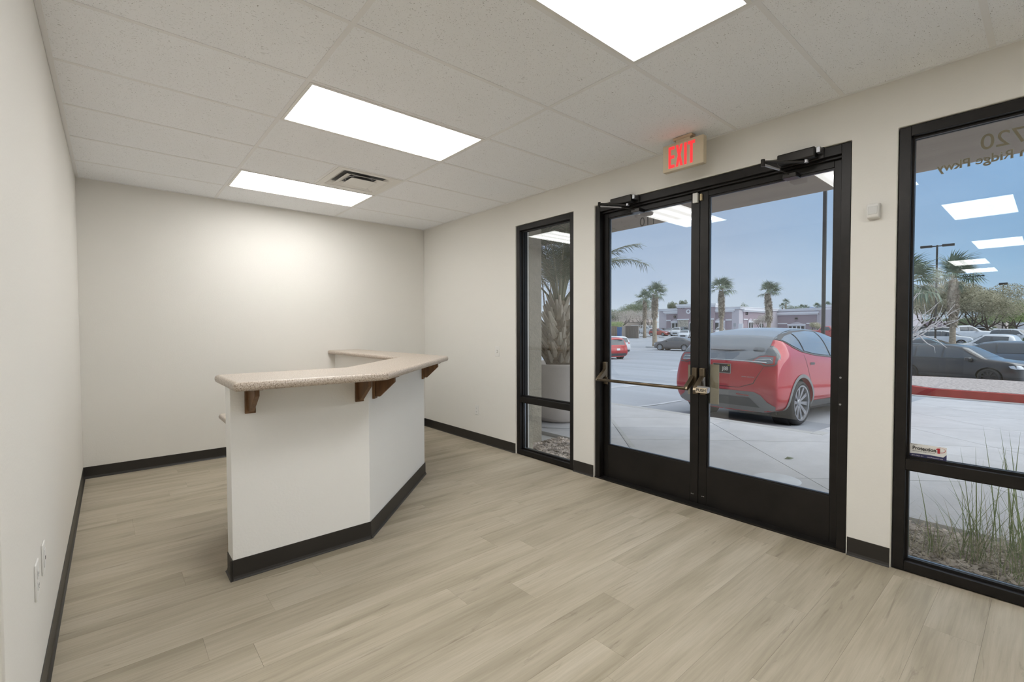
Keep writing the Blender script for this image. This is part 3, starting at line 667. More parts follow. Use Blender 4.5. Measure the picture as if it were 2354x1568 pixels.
# drain cover and fallen leaf by the door
dc = cobj('drain_cover', MB().lathe([(0, .006), (.17, .006), (.18, .004), (.19, 0)], 36, Matrix.Translation((4.50, 1.60, -.0195))), 'stripe', 'round pale utility cover in the pavement outside right door', 'cover')
cobj('fallen_leaf', MB().add([(5.25, 1.80, -.018), (5.30, 1.785, .002), (5.36, 1.745, -.016), (5.30, 1.75, -.018), (5.27, 1.765, -.012)], [(0, 1, 3, 4), (1, 2, 3)]), 'frondg', 'small dry green leaf on pavement outside right door', 'leaf')

# planting beds with gravel and bark
r2 = random.Random(3)
STN = [MB().add([(r*cos(a)*.5, r*sin(a)*.38, z) for z, r in ((-.12, .8), (.06, 1), (.26, .55)) for a in [2*pi*k/5 for k in range(5)]] , [(i*5+k, i*5+(k+1) % 5, i*5+5+(k+1) % 5, i*5+5+k) for i in (0, 1) for k in range(5)]+[(10, 11, 12, 13, 14)]) for _ in range(1)]
def stones(name, n, fx, size, m, parent, seed, flat=1):
    R_ = random.Random(seed); vs = []; fs = []; base_ = STN[0]
    for _ in range(n):
        x, y, z = fx(R_); s = size*R_.uniform(.5, 1.4); T = Matrix.Translation((x, y, z)) @ Euler((R_.uniform(-.5, .5), R_.uniform(-.5, .5), R_.uniform(0, 6.3))).to_matrix().to_4x4() @ Matrix.Diagonal((s*R_.uniform(.7, 1.6), s, s*flat, 1))
        o = len(vs); vs += [tuple(T @ Vector(v)) for v in base_.v]; fs += [tuple(i+o for i in f) for f in base_.f]
    me = bpy.data.meshes.new(name); me.from_pydata(vs, [], fs); return obj(name, me, m, parent, world=False, kind='stuff')
for (nm, y0, y1, sd, s, mt) in (('gravel_bed', 2.72, 4.08, 5, .045, 'rock'), ('mulch_bed', -1.6, .78, 6, .031, 'rock')):
    b = empty(nm, (0, 0, 0), kind='structure')
    obj('soil', MB().box(XE, 4.30, y0, y1, -.4, -.055), 'mulch', b)
    stones('stones' if s > .043 else 'bark_chips', 2600 if y0 > 0 else 5200, lambda R_, y0=y0, y1=y1: (R_.uniform(XE+.02, 4.27), R_.uniform(y0+.03, y1-.03), R_.uniform(-.052, -.03)), s, mt, b, sd, .8 if s > .043 else .5)
obj('gravel_bed', MB().box(XE, 4.30, 4.50, 12, -.4, -.045), 'rock', kind='structure')
obj('wall_outside', MB().box(XO-.02, XO+.05, YB+.141, 11, -.4, 2.70), 'stucco', kind='structure')
M['straw'] = mat('straw', (.30, .26, .19), .9, var=.4, vscale=20)

# wing wall pier and roof overhang
pr = empty('wall_pier', (3.75, 4.3, 0), kind='structure')
obj('pier_block', MB().box(XE-.002, 3.98, 4.08, 4.50, -.35, .598), 'stucco', pr); obj('pier_block', MB().box(XE-.002, 3.98, 4.08, 4.50, .606, 2.70), 'stucco', pr); obj('pier_core', MB().box(XE-.002, 3.97, 4.09, 4.49, .590, .61), 'stucco', pr)
so = empty('soffit', (4.5, 2, 2.75), kind='structure')
obj('soffit_panel', MB().box(XE-.003, 5.25, -7, 11, 2.70, 2.74), 'soffit', so)
obj('fascia_beam', MB().box(5.25, 5.43, -7, 11, 2.70, 3.3), 'soffit', so)
obj('roof_deck', MB().box(-12.5, 5.25, -7, 11, 3.25, 3.35), 'soffit', so)

# stripes of paint
def strip(name, p, q, w=.10, par=None, dz=.006):
    p, q = Vector((p[0], p[1], 0)), Vector((q[0], q[1], 0)); d = (q-p).normalized(); n = Vector((-d.y, d.x, 0))*w/2; k = max(2, int((q-p).length/2)); vs = []
    for i in range(k+1):
        c = p.lerp(q, i/k)
        for s in (-1, 1): e_ = c+n*s; vs.append((e_.x, e_.y, g(e_.x)+dz))
    me = MB().add(vs, [(2*i, 2*i+1, 2*i+3, 2*i+2) for i in range(k)]); obj(name, me, 'stripe', par)
mk = empty('road_markings', (8, 5, 0), kind='structure')
for a, b in (((1455, 937), (1568, 921)), ((1398, 893), (1478, 886)), ((1405, 808), (1500, 806.5))):
    p, q = G(*a), G(*b); strip('painted_stripe', p, q, .10, mk)
for px_ in (1436, 1470): pass
p = G(1440, 1); 
for k in range(9):
    p, q = G(1425, 812-k*1.5), G(1560, 810-k*1.5)
    if k in (0, 4): strip('painted_stripe', p, q, .12, mk)
strip('painted_stripe', (7.02, 2.6+6.0), (12.2, 8.0), .1, mk)

# island with red kerb, right-hand side
isl_ = empty('gravel_island', (18, -2, -.5), kind='structure')
XI0 = 17.2
def ipoly(e=0):
    return [(XI0+e, -16), (XI0+e, 2.2), (XI0+.9+e, 3.4-e), (XI0+3.2, 4.0-e), (21.2-e, 3.6-e), (21.6-e, 2.4), (21.6-e, -16)]
zt_ = -.36
obj('kerb_ring', MB().prism(ipoly(0), -1.3, zt_), 'redcurb', isl_); obj('gravel_base', MB().prism(ipoly(.16), -1.0, zt_+.012), 'pinkgravel', isl_)
stones('gravel', 7000, lambda R_: (R_.uniform(XI0+.25, 21.3), R_.uniform(-2.5, 3.2), zt_+.02), .085, 'pinkgravel', isl_, 9, .7)
obj('gutter', MB().add([(XI0-.28, -16, g(XI0-.28)+.008), (XI0-.28, 4, g(XI0-.28)+.008), (XI0, 4, g(XI0)+.02), (XI0, -16, g(XI0)+.02)], [(0, 1, 2, 3)]), 'curb', isl_)

# ============================================================ GRASS CLUMPS by the right-hand window
def blade(mb, base_, ang, lean, h, w, R_, bend=1.0):
    d = Vector((cos(ang), sin(ang), 0)); s = Vector((-sin(ang), cos(ang), 0)); p = Vector(base_); vs = []; K = 6; th = lean*.4
    for i in range(K+1):
        t = i/K; ww = w*(1-t**2.2)+.0003; vs += [p - s*ww/2, p + s*ww/2]
        th += lean*bend/K; p = p + (d*sin(th) + Vector((0, 0, cos(th))))*h/K
    mb.add(vs, [(2*i, 2*i+1, 2*i+3, 2*i+2) for i in range(K)])
M['grassg'] = mat('green_blade', (.10, .18, .045), .6, col2=(.28, .34, .14), vscale=9)
M['grassd'] = mat('dry_blade', (.34, .30, .20), .7, col2=(.60, .54, .42), vscale=9)
def clump(x, y, n, h, label, seed, nd=60, spread=.05, tall=3):
    R_ = random.Random(seed); r = empty('ornamental_grass', (x, y, -.04), label, 'grass', 'grass clumps in the bed outside the right-hand window')
    a, b = MB(), MB()
    for _ in range(n): blade(a, (R_.gauss(0, spread), R_.gauss(0, spread), 0), R_.uniform(0, 6.3), R_.uniform(.1, .75), h*R_.uniform(.45, 1.0), R_.uniform(.003, .006), R_)
    for _ in range(nd): blade(b, (R_.gauss(0, spread*1.4), R_.gauss(0, spread*1.4), 0), R_.uniform(0, 6.3), R_.uniform(.4, 1.5), h*R_.uniform(.3, .75), R_.uniform(.002, .004), R_, 1.3)
    obj('green_blades', a, 'grassg', r, world=False, kind='stuff'); obj('dry_blades', b, 'grassd', r, world=False, kind='stuff')
    s = MB()
    for _ in range(tall): blade(s, (R_.gauss(0, spread), R_.gauss(0, spread), 0), R_.uniform(0, 6.3), R_.uniform(.05, .3), h*1.15, .007, R_)
    obj('tall_stalks', s, 'grassg', r, world=False, kind='stuff')
clump(3.86, .30, 50, .60, 'green grass clump in front of middle of right-hand window', 11, 70)
clump(3.80, .60, 14, .50, 'thin dry grass clump at left end of right-hand window', 12, 60, .05, 0)
clump(3.72, .07, 42, .62, 'green grass clump at the photo\'s right edge', 13, 60)
clump(4.06, .10, 22, .66, 'tall sparse grass clump behind the others near right edge', 14, 30, .05, 5)
clump(3.78, .46, 14, .26, 'low straw coloured grass tuft between the window grasses', 15, 60, .04, 0)

# ============================================================ POTTED PALM
pt = empty('planter_pot', (5.05, 4.80, -.02), 'large round pale brown planter outside the narrow window', 'planter')
pad = cobj('planter_pad', MB().lathe([(0, .022), (.56, .022), (.58, .012), (.58, 0)], 40, Matrix.Translation((5.0, 4.75, -.02))), 'concrete', 'low round concrete pad under the large planter', 'pad', kind='structure')
pt.location = (5.0, 4.75, .0025); PZ = .0025
obj('pot_body', MB().lathe([(0, 0), (.30, 0), (.35, .03), (.44, .25), (.50, .50), (.525, .74), (.535, .80), (.545, .825), (.53, .84), (.49, .84), (.475, .80), (.46, .76)], 48), 'pot', pt, world=False, smooth=True)
obj('pot_soil', MB().lathe([(0, .765), (.462, .765)], 32), 'mulch', pt, world=False)
pm = empty('potted_palm', (5.0, 4.75, PZ+.765), 'thick palm with cut leaf bases growing in the large planter', 'palm')
TZ = 1.0
prof = [(.12, 0), (.20, .05), (.245, .22), (.25, .4), (.215, .6), (.16, .8), (.10, .95), (.04, 1.02)]
obj('trunk', MB().lathe(prof, 20), 'bark', pm, world=False, smooth=True)
def rad(z):
    for (r0, z0), (r1, z1) in zip(prof, prof[1:]):
        if z <= z1: return r0+(r1-r0)*(z-z0)/(z1-z0)
    return .04
R_ = random.Random(21)
bt = []
for v_ in range(3):
    m_ = MB(); L_ = .17+.025*v_; prs = []
    for i in range(5):
        t = i/4; wd = .050*(1-t)**1.6+.021-.004*t; th = .020*(1-t)+.010; x = .008+.095*t**1.2; z = L_*t+(.012 if (i == 4 and v_ == 1) else 0)
        prs.append([(x-th, -wd, z), (x-th*.1, -wd, z), (x+th, 0, z), (x-th*.1, wd, z), (x-th, wd, z)])
    vs = [p for q in prs for p in q]; m_.add(vs, [(i*5+k, i*5+(k+1) % 5, i*5+5+(k+1) % 5, i*5+5+k) for i in range(4) for k in range(5)]+[(4, 3, 2, 1, 0), (20, 21, 22, 23, 24)])
    me = m_.mesh('leaf_base'); me.materials.append(M['boot']); bt.append(me)
n_ = 0; z = .0
while z < .93:
    cnt = max(6, int(rad(z+.02)*2*pi/.12))
    for k in range(cnt):
        a = 2*pi*k/cnt + n_*.5 + R_.uniform(-.08, .08); o = bpy.data.objects.new('leaf_base', bt[R_.randrange(3)]); COL.objects.link(o); o.parent = pm
        r_ = rad(z)-.03; o.location = (r_*cos(a), r_*sin(a), z+R_.uniform(-.01, .01)); o.rotation_euler = (0, R_.uniform(.0, .28)-(.25 if z > .6 else 0), a); s = R_.uniform(.85, 1.15); o.scale = (s, s, s)
    z += .085; n_ += 1
fib = MB()
for _ in range(500):
    z = R_.uniform(.05, .95); a = R_.uniform(0, 6.3); r_ = rad(z)+.01; blade(fib, (r_*cos(a), r_*sin(a), z), a+R_.uniform(-1, 1), R_.uniform(.6, 1.6), R_.uniform(.05, .13), .002, R_)
obj('fibres', fib, 'straw', pm, world=False, kind='stuff')
def pinnate(L_, n, arch, seed, leaf=.34, lw=.010):
    R2 = random.Random(seed); st_, lf = MB(), MB(); pts = []; p = Vector((0, 0, 0)); th = .12
    K = 16
    for i in range(K+1):
        pts.append(p.copy()); th += arch/K*(.4+1.2*i/K); p = p + Vector((sin(th), 0, cos(th)))*L_/K
    st_.tube(pts, [.016*(1-.85*i/K)+.002 for i in range(K+1)], 6)
    for j in range(n):
        t = .22+.76*j/n; i = min(K-1, int(t*K)); f = t*K-i; b = pts[i].lerp(pts[i+1], f); d = (pts[i+1]-pts[i]).normalized(); up = d.cross(Vector((0, 1, 0)))
        for s in (-1, 1):
            l = leaf*(.55+.9*t*(1-t)*2)*R2.uniform(.85, 1.1); q = (d*.75 + Vector((0, s, 0))*.8 + up*R2.uniform(-.35, .1)).normalized(); q2 = (q + Vector((0, 0, -.45*R2.uniform(.4, 1.2)))).normalized(); w = d*lw
            a0, a1, a2 = b, b+q*l*.5, b+q*l*.5+q2*l*.5; lf.add([a0-w*.5, a0+w*.5, a1+w*.6, a1-w*.6, a2], [(0, 1, 2, 3), (3, 2, 4)])
    return st_, lf
FR = []
for i, (L_, ar) in enumerate(((1.5, 1.1), (1.35, .7), (1.6, 1.5))):
    a, b = pinnate(L_, 46, ar, 40+i); ma, mb_ = a.mesh('frond', smooth=True), b.mesh('leaflets'); ma.materials.append(M['stem']); mb_.materials.append(M['frondg']); FR.append((ma, mb_))
for k in range(22):
    ma, mb_ = FR[k % 3]; o = bpy.data.objects.new('frond', ma); COL.objects.link(o); o.parent = pm; a = 2.4*k; tl = (-.10+.75*((k % 7)/7))*(.25 if cos(a-radians(225)) > .2 else 1)
    o.location = (.05*cos(a), .05*sin(a), .90+.02*(k % 3)); o.rotation_euler = (0, tl, a)
    q = bpy.data.objects.new('leaflets', mb_); COL.objects.link(q); q.parent = o; q['kind'] = 'stuff'

# ============================================================ CARS
def lerpt(tab, x):
    if x <= tab[0][0]: return tab[0][1]
    for (a, va), (b, vb) in zip(tab, tab[1:]):
        if x <= b: return va+(vb-va)*(x-a)/(b-a)
    return tab[-1][1]
STY = {  # L length, W half width, top profile (x from rear, z), belt z, planform, rear profile x(z), front profile
 'fastback': dict(L=4.75, W=.945, axles=(.93, 3.82), wr=.36, belt=[(0, 1.06), (.5, 1.16), (1.2, 1.16), (3.3, 1.05), (4.4, .84), (4.75, .62)],
    top=[(0, 1.20), (.15, 1.27), (.5, 1.43), (1.0, 1.55), (1.6, 1.61), (2.3, 1.625), (2.9, 1.57), (3.4, 1.36), (3.8, 1.14), (4.3, 1.0), (4.75, .80)], rear=[(.2, .22), (.36, .08), (.6, 0), (.72, .02), (.9, .10), (1.02, .10), (1.06, .15), (1.2, .24)]),
 'suv': dict(L=4.6, W=.92, axles=(.92, 3.62), wr=.35, belt=[(0, 1.02), (3.2, 1.0), (4.3, .93), (4.6, .70)],
    top=[(0, 1.55), (.12, 1.62), (.5, 1.66), (2.2, 1.67), (2.75, 1.58), (3.45, 1.12), (4.2, 1.02), (4.6, .86)], rear=[(.25, .15), (.45, .0), (.75, .02), (1.0, .06), (1.3, .17), (1.6, .26)]),
 'sedan': dict(L=4.85, W=.91, axles=(1.10, 3.88), wr=.33, belt=[(0, .93), (3.5, .93), (4.5, .80), (4.85, .60)],
    top=[(0, 1.0), (.15, 1.05), (.75, 1.10), (1.5, 1.38), (2.2, 1.45), (2.8, 1.41), (3.7, 1.0), (4.4, .90), (4.85, .72)], rear=[(.25, .14), (.45, .0), (.8, .03), (1.0, .10)]),
 'hatch': dict(L=4.0, W=.84, axles=(.66, 3.16), wr=.30, belt=[(0, .93), (2.7, .90), (3.7, .75), (4.0, .55)],
    top=[(0, 1.28), (.15, 1.38), (.6, 1.47), (1.6, 1.49), (2.1, 1.42), (2.9, .98), (3.6, .86), (4.0, .68)], rear=[(.25, .1), (.45, .0), (.8, .04), (1.2, .2)]),
 'pickup': dict(L=5.8, W=1.0, axles=(1.2, 4.85), wr=.40, belt=[(0, 1.15), (4.2, 1.15), (5.4, 1.10), (5.8, .95)],
    top=[(0, 1.24), (.1, 1.26), (2.0, 1.27), (2.12, 1.80), (2.5, 1.90), (3.6, 1.90), (4.3, 1.28), (5.4, 1.20), (5.8, 1.12)], rear=[(.4, .05), (.8, .0), (1.2, .0)]),
}
DLO = {
 'fastback': ([(.56, 1.375), (.8, 1.44), (1.2, 1.505), (1.8, 1.545), (2.4, 1.535), (2.95, 1.43), (3.4, 1.18), (3.54, 1.055), (3.2, 1.085), (2.3, 1.12), (1.5, 1.16), (1.0, 1.22), (.75, 1.29)], [(1.08, .02, 1.0, -.13), (2.18, .0, 2.2, 0)]),
 'suv': ([(.30, 1.10), (.42, 1.48), (.9, 1.54), (2.2, 1.55), (2.65, 1.48), (3.25, 1.08)], [(1.15, 0, 1.0, 0), (2.12, 0, 2.12, 0)]),
 'sedan': ([(.95, 1.0), (1.5, 1.27), (2.1, 1.34), (2.7, 1.31), (3.45, .99)], [(1.6, 0, 1.5, 0), (2.4, 0, 2.4, 0)]),
 'hatch': ([(.35, 1.02), (.5, 1.30), (1.0, 1.38), (1.6, 1.38), (2.0, 1.33), (2.7, .96)], [(1.15, 0, 1.1, 0)]),
 'pickup': ([(2.34, 1.27), (2.36, 1.70), (3.45, 1.74), (4.0, 1.27)], [(3.1, 0, 3.1, 0)]),
}
def body_mesh(st, sub=2):
    S_ = STY[st]; L_, Wd = S_['L'], S_['W']; tops = S_['top']
    xs = sorted(set([0.0] + [t[0] for t in tops] + [L_*i/16 for i in range(17)]))
    f = []; 
    for x in xs:
        if not f or x-f[-1] > .09 or x == L_: f.append(x)
    xs = f; hm = max(t[1] for t in tops) - lerpt(S_['belt'], L_*.5)
    rings = []
    def ring(x, scl=1, z0=.2):
        e = min(1, max(0, (L_-x)/1.1)); er = min(1, max(0, x/.7)); w = Wd*(1-.16*(1-e)**2)*(1-.10*(1-er)**2)*scl
        zt = lerpt(tops, x); zb = min(lerpt(S_['belt'], x), zt-.05); h = zt-zb; q = min(1, h/hm)
        if q > .25: up = [(w*.925, zb+.03), (w*(.925-.10*q), zb+.5*h), (w*(.88-.20*q), zb+.84*h), (w*(.72-.22*q), zb+.965*h), (w*.28, zt), (0, zt+.004)]
        else: up = [(w*.93, zb+.2*h), (w*.87, zb+.55*h), (w*.78, zb+.8*h), (w*.6, zb+.92*h), (w*.3, zt), (0, zt+.005)]
        return [(0, z0), (w*.80, z0), (w*.95, z0+.09), (w, .46), (w*.995, .68), (w*.97, zb-.06)] + up
    P_ = []
    for x in xs:
        rg = ring(x)
        if x == 0: P_.append([(lerpt(S_['rear'], z)+(.10*(y/Wd)**2+.02 if y > .5 else .02), y, z) for y, z in rg])
        elif x < .3: P_.append([(max(x, lerpt(S_['rear'], z)*.8+x*.6+.05), y, z) for y, z in rg])
        elif x == L_: P_.append([(x-.16*(y/Wd)**2-.05*max(0, .35-z)/.15-(.10 if z > .75 else 0), y, z) for y, z in rg])
        else: P_.append([(x, y, z) for y, z in rg])
    n = len(P_[0])
    bm = bmesh.new()
    def add(p): return bm.verts.new(p)
    V_ = []
    for r_ in P_:
        a = [add(p) for p in r_]; b = [a[0]] + [add((p[0], -p[1], p[2])) for p in r_[1:-1]] + [a[-1]]; V_.append((a, b))
    for i in range(len(V_)-1):
        for s in (0, 1):
            for k in range(n-1):
                q = (V_[i][s][k], V_[i+1][s][k], V_[i+1][s][k+1], V_[i][s][k+1]); bm.faces.new(q if s else q[::-1])
    for (idx, dx) in ((0, -.03), (-1, .03)):      # close the ends across to a mid line
        a, b = V_[idx]; mid = [a[0]] + [add((a[k].co.x+dx*(1 if 0 < k < n-1 else 0), 0, a[k].co.z)) for k in range(1, n-1)] + [a[-1]]
        for s, lst in ((0, a), (1, b)):
            for k in range(n-1):
                q = [lst[k], lst[k+1], mid[k+1], mid[k]]; u_ = []
                for v in q:
                    if v not in u_: u_.append(v)
                if len(u_) > 2:
                    try: bm.faces.new(u_)
                    except ValueError: pass
    bmesh.ops.recalc_face_normals(bm, faces=bm.faces)
    me = bpy.data.meshes.new('body'); bm.to_mesh(me); bm.free()
    o = bpy.data.objects.new('tmp', me); COL.objects.link(o); m = o.modifiers.new('s', 'SUBSURF'); m.levels = sub; m.render_levels = sub
    dg = bpy.context.evaluated_depsgraph_get(); dg.update(); me2 = bpy.data.meshes.new_from_object(o.evaluated_get(dg))
    bm = bmesh.new(); bm.from_mesh(me2); bvh = BVHTree.FromBMesh(bm); bm.free()
    # wheel arches
    ws = []
    for ax in S_['axles']:
        for s in (-1, 1):
            c = bpy.data.objects.new('c', MB().lathe([(0, -.30), (S_['wr']+.055, -.30), (S_['wr']+.055, .3), (0, .3)], 40, Matrix.Translation((ax, s*(Wd-.02), S_['wr'])) @ Euler((pi/2, 0, 0)).to_matrix().to_4x4()).mesh('c')); COL.objects.link(c); ws.append(c)
    o.modifiers.clear(); o.data = me2
    for c in ws:
        m = o.modifiers.new('b', 'BOOLEAN'); m.operation = 'DIFFERENCE'; m.object = c; m.solver = 'EXACT'
    dg.update(); dg = bpy.context.evaluated_depsgraph_get(); me3 = bpy.data.meshes.new_from_object(o.evaluated_get(dg)); me3.materials.clear()
    for c in ws: bpy.data.objects.remove(c)
    bpy.data.objects.remove(o)
    for p in me3.polygons: p.use_smooth = True
    try: me3.set_sharp_from_angle(angle=radians(40))
    except Exception: pass
    return me3, bvh
def patch(bvh, poly, fn, dr, off=.004, step=.06):
    # poly in a 2D plane; fn(a,b)->start point; dr = direction to cast; returns a mesh hugging the body
    xs = [p[0] for p in poly]; ys = [p[1] for p in poly]; pts = []; ed = []
    B = []
    for i in range(len(poly)):
        p, q = poly[i], poly[(i+1) % len(poly)]; k = max(1, int(hypot(q[0]-p[0], q[1]-p[1])/step)); B += [(p[0]+(q[0]-p[0])*j/k, p[1]+(q[1]-p[1])*j/k) for j in range(k)]
    def inside(x, y):
        c = False
        for i in range(len(poly)):
            (x1, y1), (x2, y2) = poly[i], poly[(i+1) % len(poly)]
            if (y1 > y) != (y2 > y) and x < (x2-x1)*(y-y1)/(y2-y1)+x1: c = not c
        return c
    pts = [Vector(b) for b in B]; ed = [(i, (i+1) % len(B)) for i in range(len(B))]
    x = min(xs)+step*.5
    while x < max(xs):
        y = min(ys)+step*.5
        while y < max(ys):
            if inside(x, y) and min((x-b[0])**2+(y-b[1])**2 for b in B) > (step*.45)**2: pts.append(Vector((x, y)))
            y += step
        x += step
    r = delaunay_2d_cdt(pts, ed, [], 1, 1e-5)
    dv = Vector(dr); vs = []; ok = []
    for p in r[0]:
        st_ = Vector(fn(p[0], p[1])); h = bvh.ray_cast(st_, dv)
        if h[0] is None: vs.append((0, 0, 0)); ok.append(False)
        else:
            nn = h[1] if h[1].dot(dv) < 0 else -h[1]; vs.append(tuple(h[0]+nn*off)); ok.append(True)
    fs = [tuple(f) for f in r[2] if all(ok[i] for i in f)]
    me = bpy.data.meshes.new('patch'); me.from_pydata(vs, [], fs)
    bm = bmesh.new(); bm.from_mesh(me); bmesh.ops.delete(bm, geom=[v for v in bm.verts if not v.link_faces], context='VERTS')
    if bm.faces:
        bmesh.ops.recalc_face_normals(bm, faces=bm.faces)
        if sum(f.normal.dot(dv)*f.calc_area() for f in bm.faces) > 0: bmesh.ops.reverse_faces(bm, faces=bm.faces)
    bm.to_mesh(me); bm.free()
    for p in me.polygons: p.use_smooth = True
    return me
SIDE = lambda s: ((lambda a, b: (a, s*2.0, b)), (0, -s, 0))
REAR = ((lambda a, b: (-1.5, a, b)), (1, 0, 0)); FRONT = ((lambda a, b: (8.0, a, b)), (-1, 0, 0))
def tilt(x0, z0, ang):  # casts down and forward along ang from a line above: a = y, b = distance along the glass
    d = (cos(ang), 0, -sin(ang)); u = (sin(ang), 0, cos(ang)); return (lambda a, b: (x0+u[0]*b-d[0]*3, a, z0+u[2]*b-d[2]*3)), d
def rr(y0, y1, z0, z1, c=.03): return [(y0+c, z0), (y1-c, z0), (y1, z0+c), (y1, z1-c), (y1-c, z1), (y0+c, z1), (y0, z1-c), (y0, z0+c)]
def wheelmeshes(R, wd, spokes, sty, k=.72):
    T = Euler((-pi/2, 0, 0)).to_matrix().to_4x4()
    t = MB().lathe([(R*k, -wd/2+.01), (R*(k+1)/2, -wd/2-.005), (R*.985, -wd/2+.025), (R, -wd/4), (R, wd/4), (R*.985, wd/2-.025), (R*(k+1)/2, wd/2+.005), (R*k, wd/2-.01)], 36, T, closed=True).mesh('tyre', smooth=True)
    r = MB().lathe([(R*k, wd/2-.012), (R*k+.003, wd/2-.001), (R*k-.022, wd/2-.004), (R*k-.03, wd/2-.09), (R*k-.03, -wd/2+.02), (R*k, -wd/2+.02)], 36, T)
    hub = MB().lathe([(0, wd/2-.035), (.05, wd/2-.035), (.062, wd/2-.05), (.062, wd/2-.09), (0, wd/2-.09)], 20, T)
    r.add(hub.v, hub.f)
    for i in range(spokes):
        a = 2*pi*i/spokes; b = a+(.10 if sty else 0); w0, w1 = (.018, .034) if spokes > 8 else (.028, .036)
        d0 = Vector((cos(a), 0, sin(a))); d1 = Vector((cos(b), 0, sin(b))); n0 = Vector((-sin(a), 0, cos(a)))
        p0, p1 = d0*.045, d1*(R*k-.01); Y0, Y1 = wd/2-.045, wd/2-.020
        vs = [p0-n0*w0+Vector((0, Y0, 0)), p0+n0*w0+Vector((0, Y0, 0)), p1+n0*w1+Vector((0, Y1, 0)), p1-n0*w1+Vector((0, Y1, 0))]
        r.add(vs+[v-Vector((0, .03, 0)) for v in vs], [(0, 1, 2, 3), (7, 6, 5, 4), (0, 4, 5, 1), (1, 5, 6, 2), (2, 6, 7, 3), (3, 7, 4, 0)])
    return t, r.mesh('rim'), MB().lathe([(0, -wd/2+.05), (R*k-.02, -wd/2+.05), (R*k-.02, -wd/2+.08), (0, -wd/2+.08)], 20, T).mesh('brake_disc')
BODY = {}
def car(style, pos, yaw, paint, label, group=None, name='car', sub=2, spokes=10, rimm='rim', rimsty=1, detail=True, glass='carglass', cladding=False, fr=.72):
    S_ = STY[style]; L_, Wd = S_['L'], S_['W']
    key = (style, sub)
    if key not in BODY: BODY[key] = body_mesh(style, sub)
    me, bvh = BODY[key]; me = me.copy()
    r = empty(name, pos, label, 'car', group, rz=yaw)
    ex = .5*(S_['axles'][0]+S_['axles'][1]); sl = (g(pos[0]+cos(yaw)*3.8)-g(pos[0]+cos(yaw)*.9))/2.9; r.rotation_euler = (0, -math.atan(sl), yaw); r.rotation_mode = 'XYZ'
    if isinstance(paint, str): paint = M[paint]
    A = lambda nm, mesh, m, par=r, **k: obj(nm, mesh, m, par, world=False, **k)
    b = A('body', me, paint)
    poly, pill = DLO[style]; tag_ = []
    for s in (1, -1):
        fn, dr_ = SIDE(s)
        cx_ = sum(p[0] for p in poly)/len(poly); cz_ = sum(p[1] for p in poly)/len(poly)
        big = [(cx_+(a-cx_)*1.02, cz_+(c-cz_)*1.09) for a, c in poly]
        if style != 'fastback': A('window_surround', patch(bvh, big, fn, dr_, .002), 'trimdark')
        cuts = sorted([min(p[0] for p in poly)-1] + [p[0] for p in pill] + [9]); segs = []
        for (a, _, c, _2), nx_ in zip([(min(p[0] for p in poly)-1, 0, min(p[0] for p in poly)-1, 0)]+list(pill), list(pill)+[(9, 0, 9, 0)]):
            xa, xb = a+.03, nx_[0]-.03; dxa = (c-a)/.4 if a > 0 and style == 'fastback' else (c-a)/.4; dxb = (nx_[2]-nx_[0])/.4
            q = clip(clip(poly, -1, -dxa*0, -xa), 1, 0, xb)
            if len(q) > 2: A('side_window', patch(bvh, q, fn, dr_, .012, .04 if sub > 2 else .06), glass)
    # front and rear screens
    T_ = S_['top']
    def screen(nm, xa, za, xb, zb, wa, wb, m=glass, off=.004):
        # from low edge (xa,za) to high edge (xb,zb) on the centre line
        d = Vector((xb-xa, 0, zb-za)); ln = d.length; d.normalize(); nrm = Vector((-d.z, 0, d.x)); nrm = nrm if nrm.z > 0 else -nrm
        fn = lambda a, c: Vector((xa, a, za)) + d*c + nrm*1.2
        A(nm, patch(bvh, [(-wa, .0), (wa, .0), (wb, ln), (-wb, ln)], fn, -nrm, off), m)
    if style == 'suv': screen('windscreen', 3.42, 1.16, 2.72, 1.60, .74, .58); screen('rear_screen', .11, 1.10, .17, 1.50, .66, .56)
    if style == 'sedan': screen('windscreen', 3.66, 1.03, 2.8, 1.40, .70, .55); screen('rear_screen', .85, 1.12, 1.5, 1.38, .68, .55)
    if style == 'hatch': screen('windscreen', 2.86, 1.02, 2.1, 1.41, .66, .52); screen('rear_screen', .08, .98, .2, 1.36, .55, .48)
    if style == 'pickup': screen('windscreen', 4.26, 1.32, 3.65, 1.84, .80, .66)
    wr = S_['wr']; wd = .23; mt, mr, md = wheelmeshes(wr, wd, spokes, rimsty, fr)
    mt.materials.append(M['tire']); mr.materials.append(M[rimm]); md.materials.append(M['rimdark'])
    for ax in S_['axles']:
        for s in (1, -1):
            w_ = bpy.data.objects.new('wheel', mt); COL.objects.link(w_); w_.parent = r; w_.location = (ax, s*(Wd-.125), wr); w_.rotation_euler = (0, 0, 0 if s > 0 else pi)
            q = bpy.data.objects.new('rim', mr); COL.objects.link(q); q.parent = w_
            if detail: q = bpy.data.objects.new('brake_disc', md); COL.objects.link(q); q.parent = w_
            A('wheel_well', MB().lathe([(0, 0), (wr+.053, 0), (wr+.053, .002), (wr+.053, .24)], 28, Matrix.Translation((ax, s*(Wd-.33), wr)) @ Euler((-pi/2*s, 0, 0)).to_matrix().to_4x4()), 'blackin')
    A('underbody', MB().box(.5, L_-.5, -Wd*.75, Wd*.75, .17, .3), 'blackin')
    zL = .88 if style != 'pickup' else 1.0
    tl = {'suv': rr(.58, .88, .98, 1.10), 'sedan': rr(.55, .88, .80, .95), 'hatch': rr(.60, .80, .85, 1.10), 'pickup': rr(.86, .97, .85, 1.15)}
    M_t = M['taill']
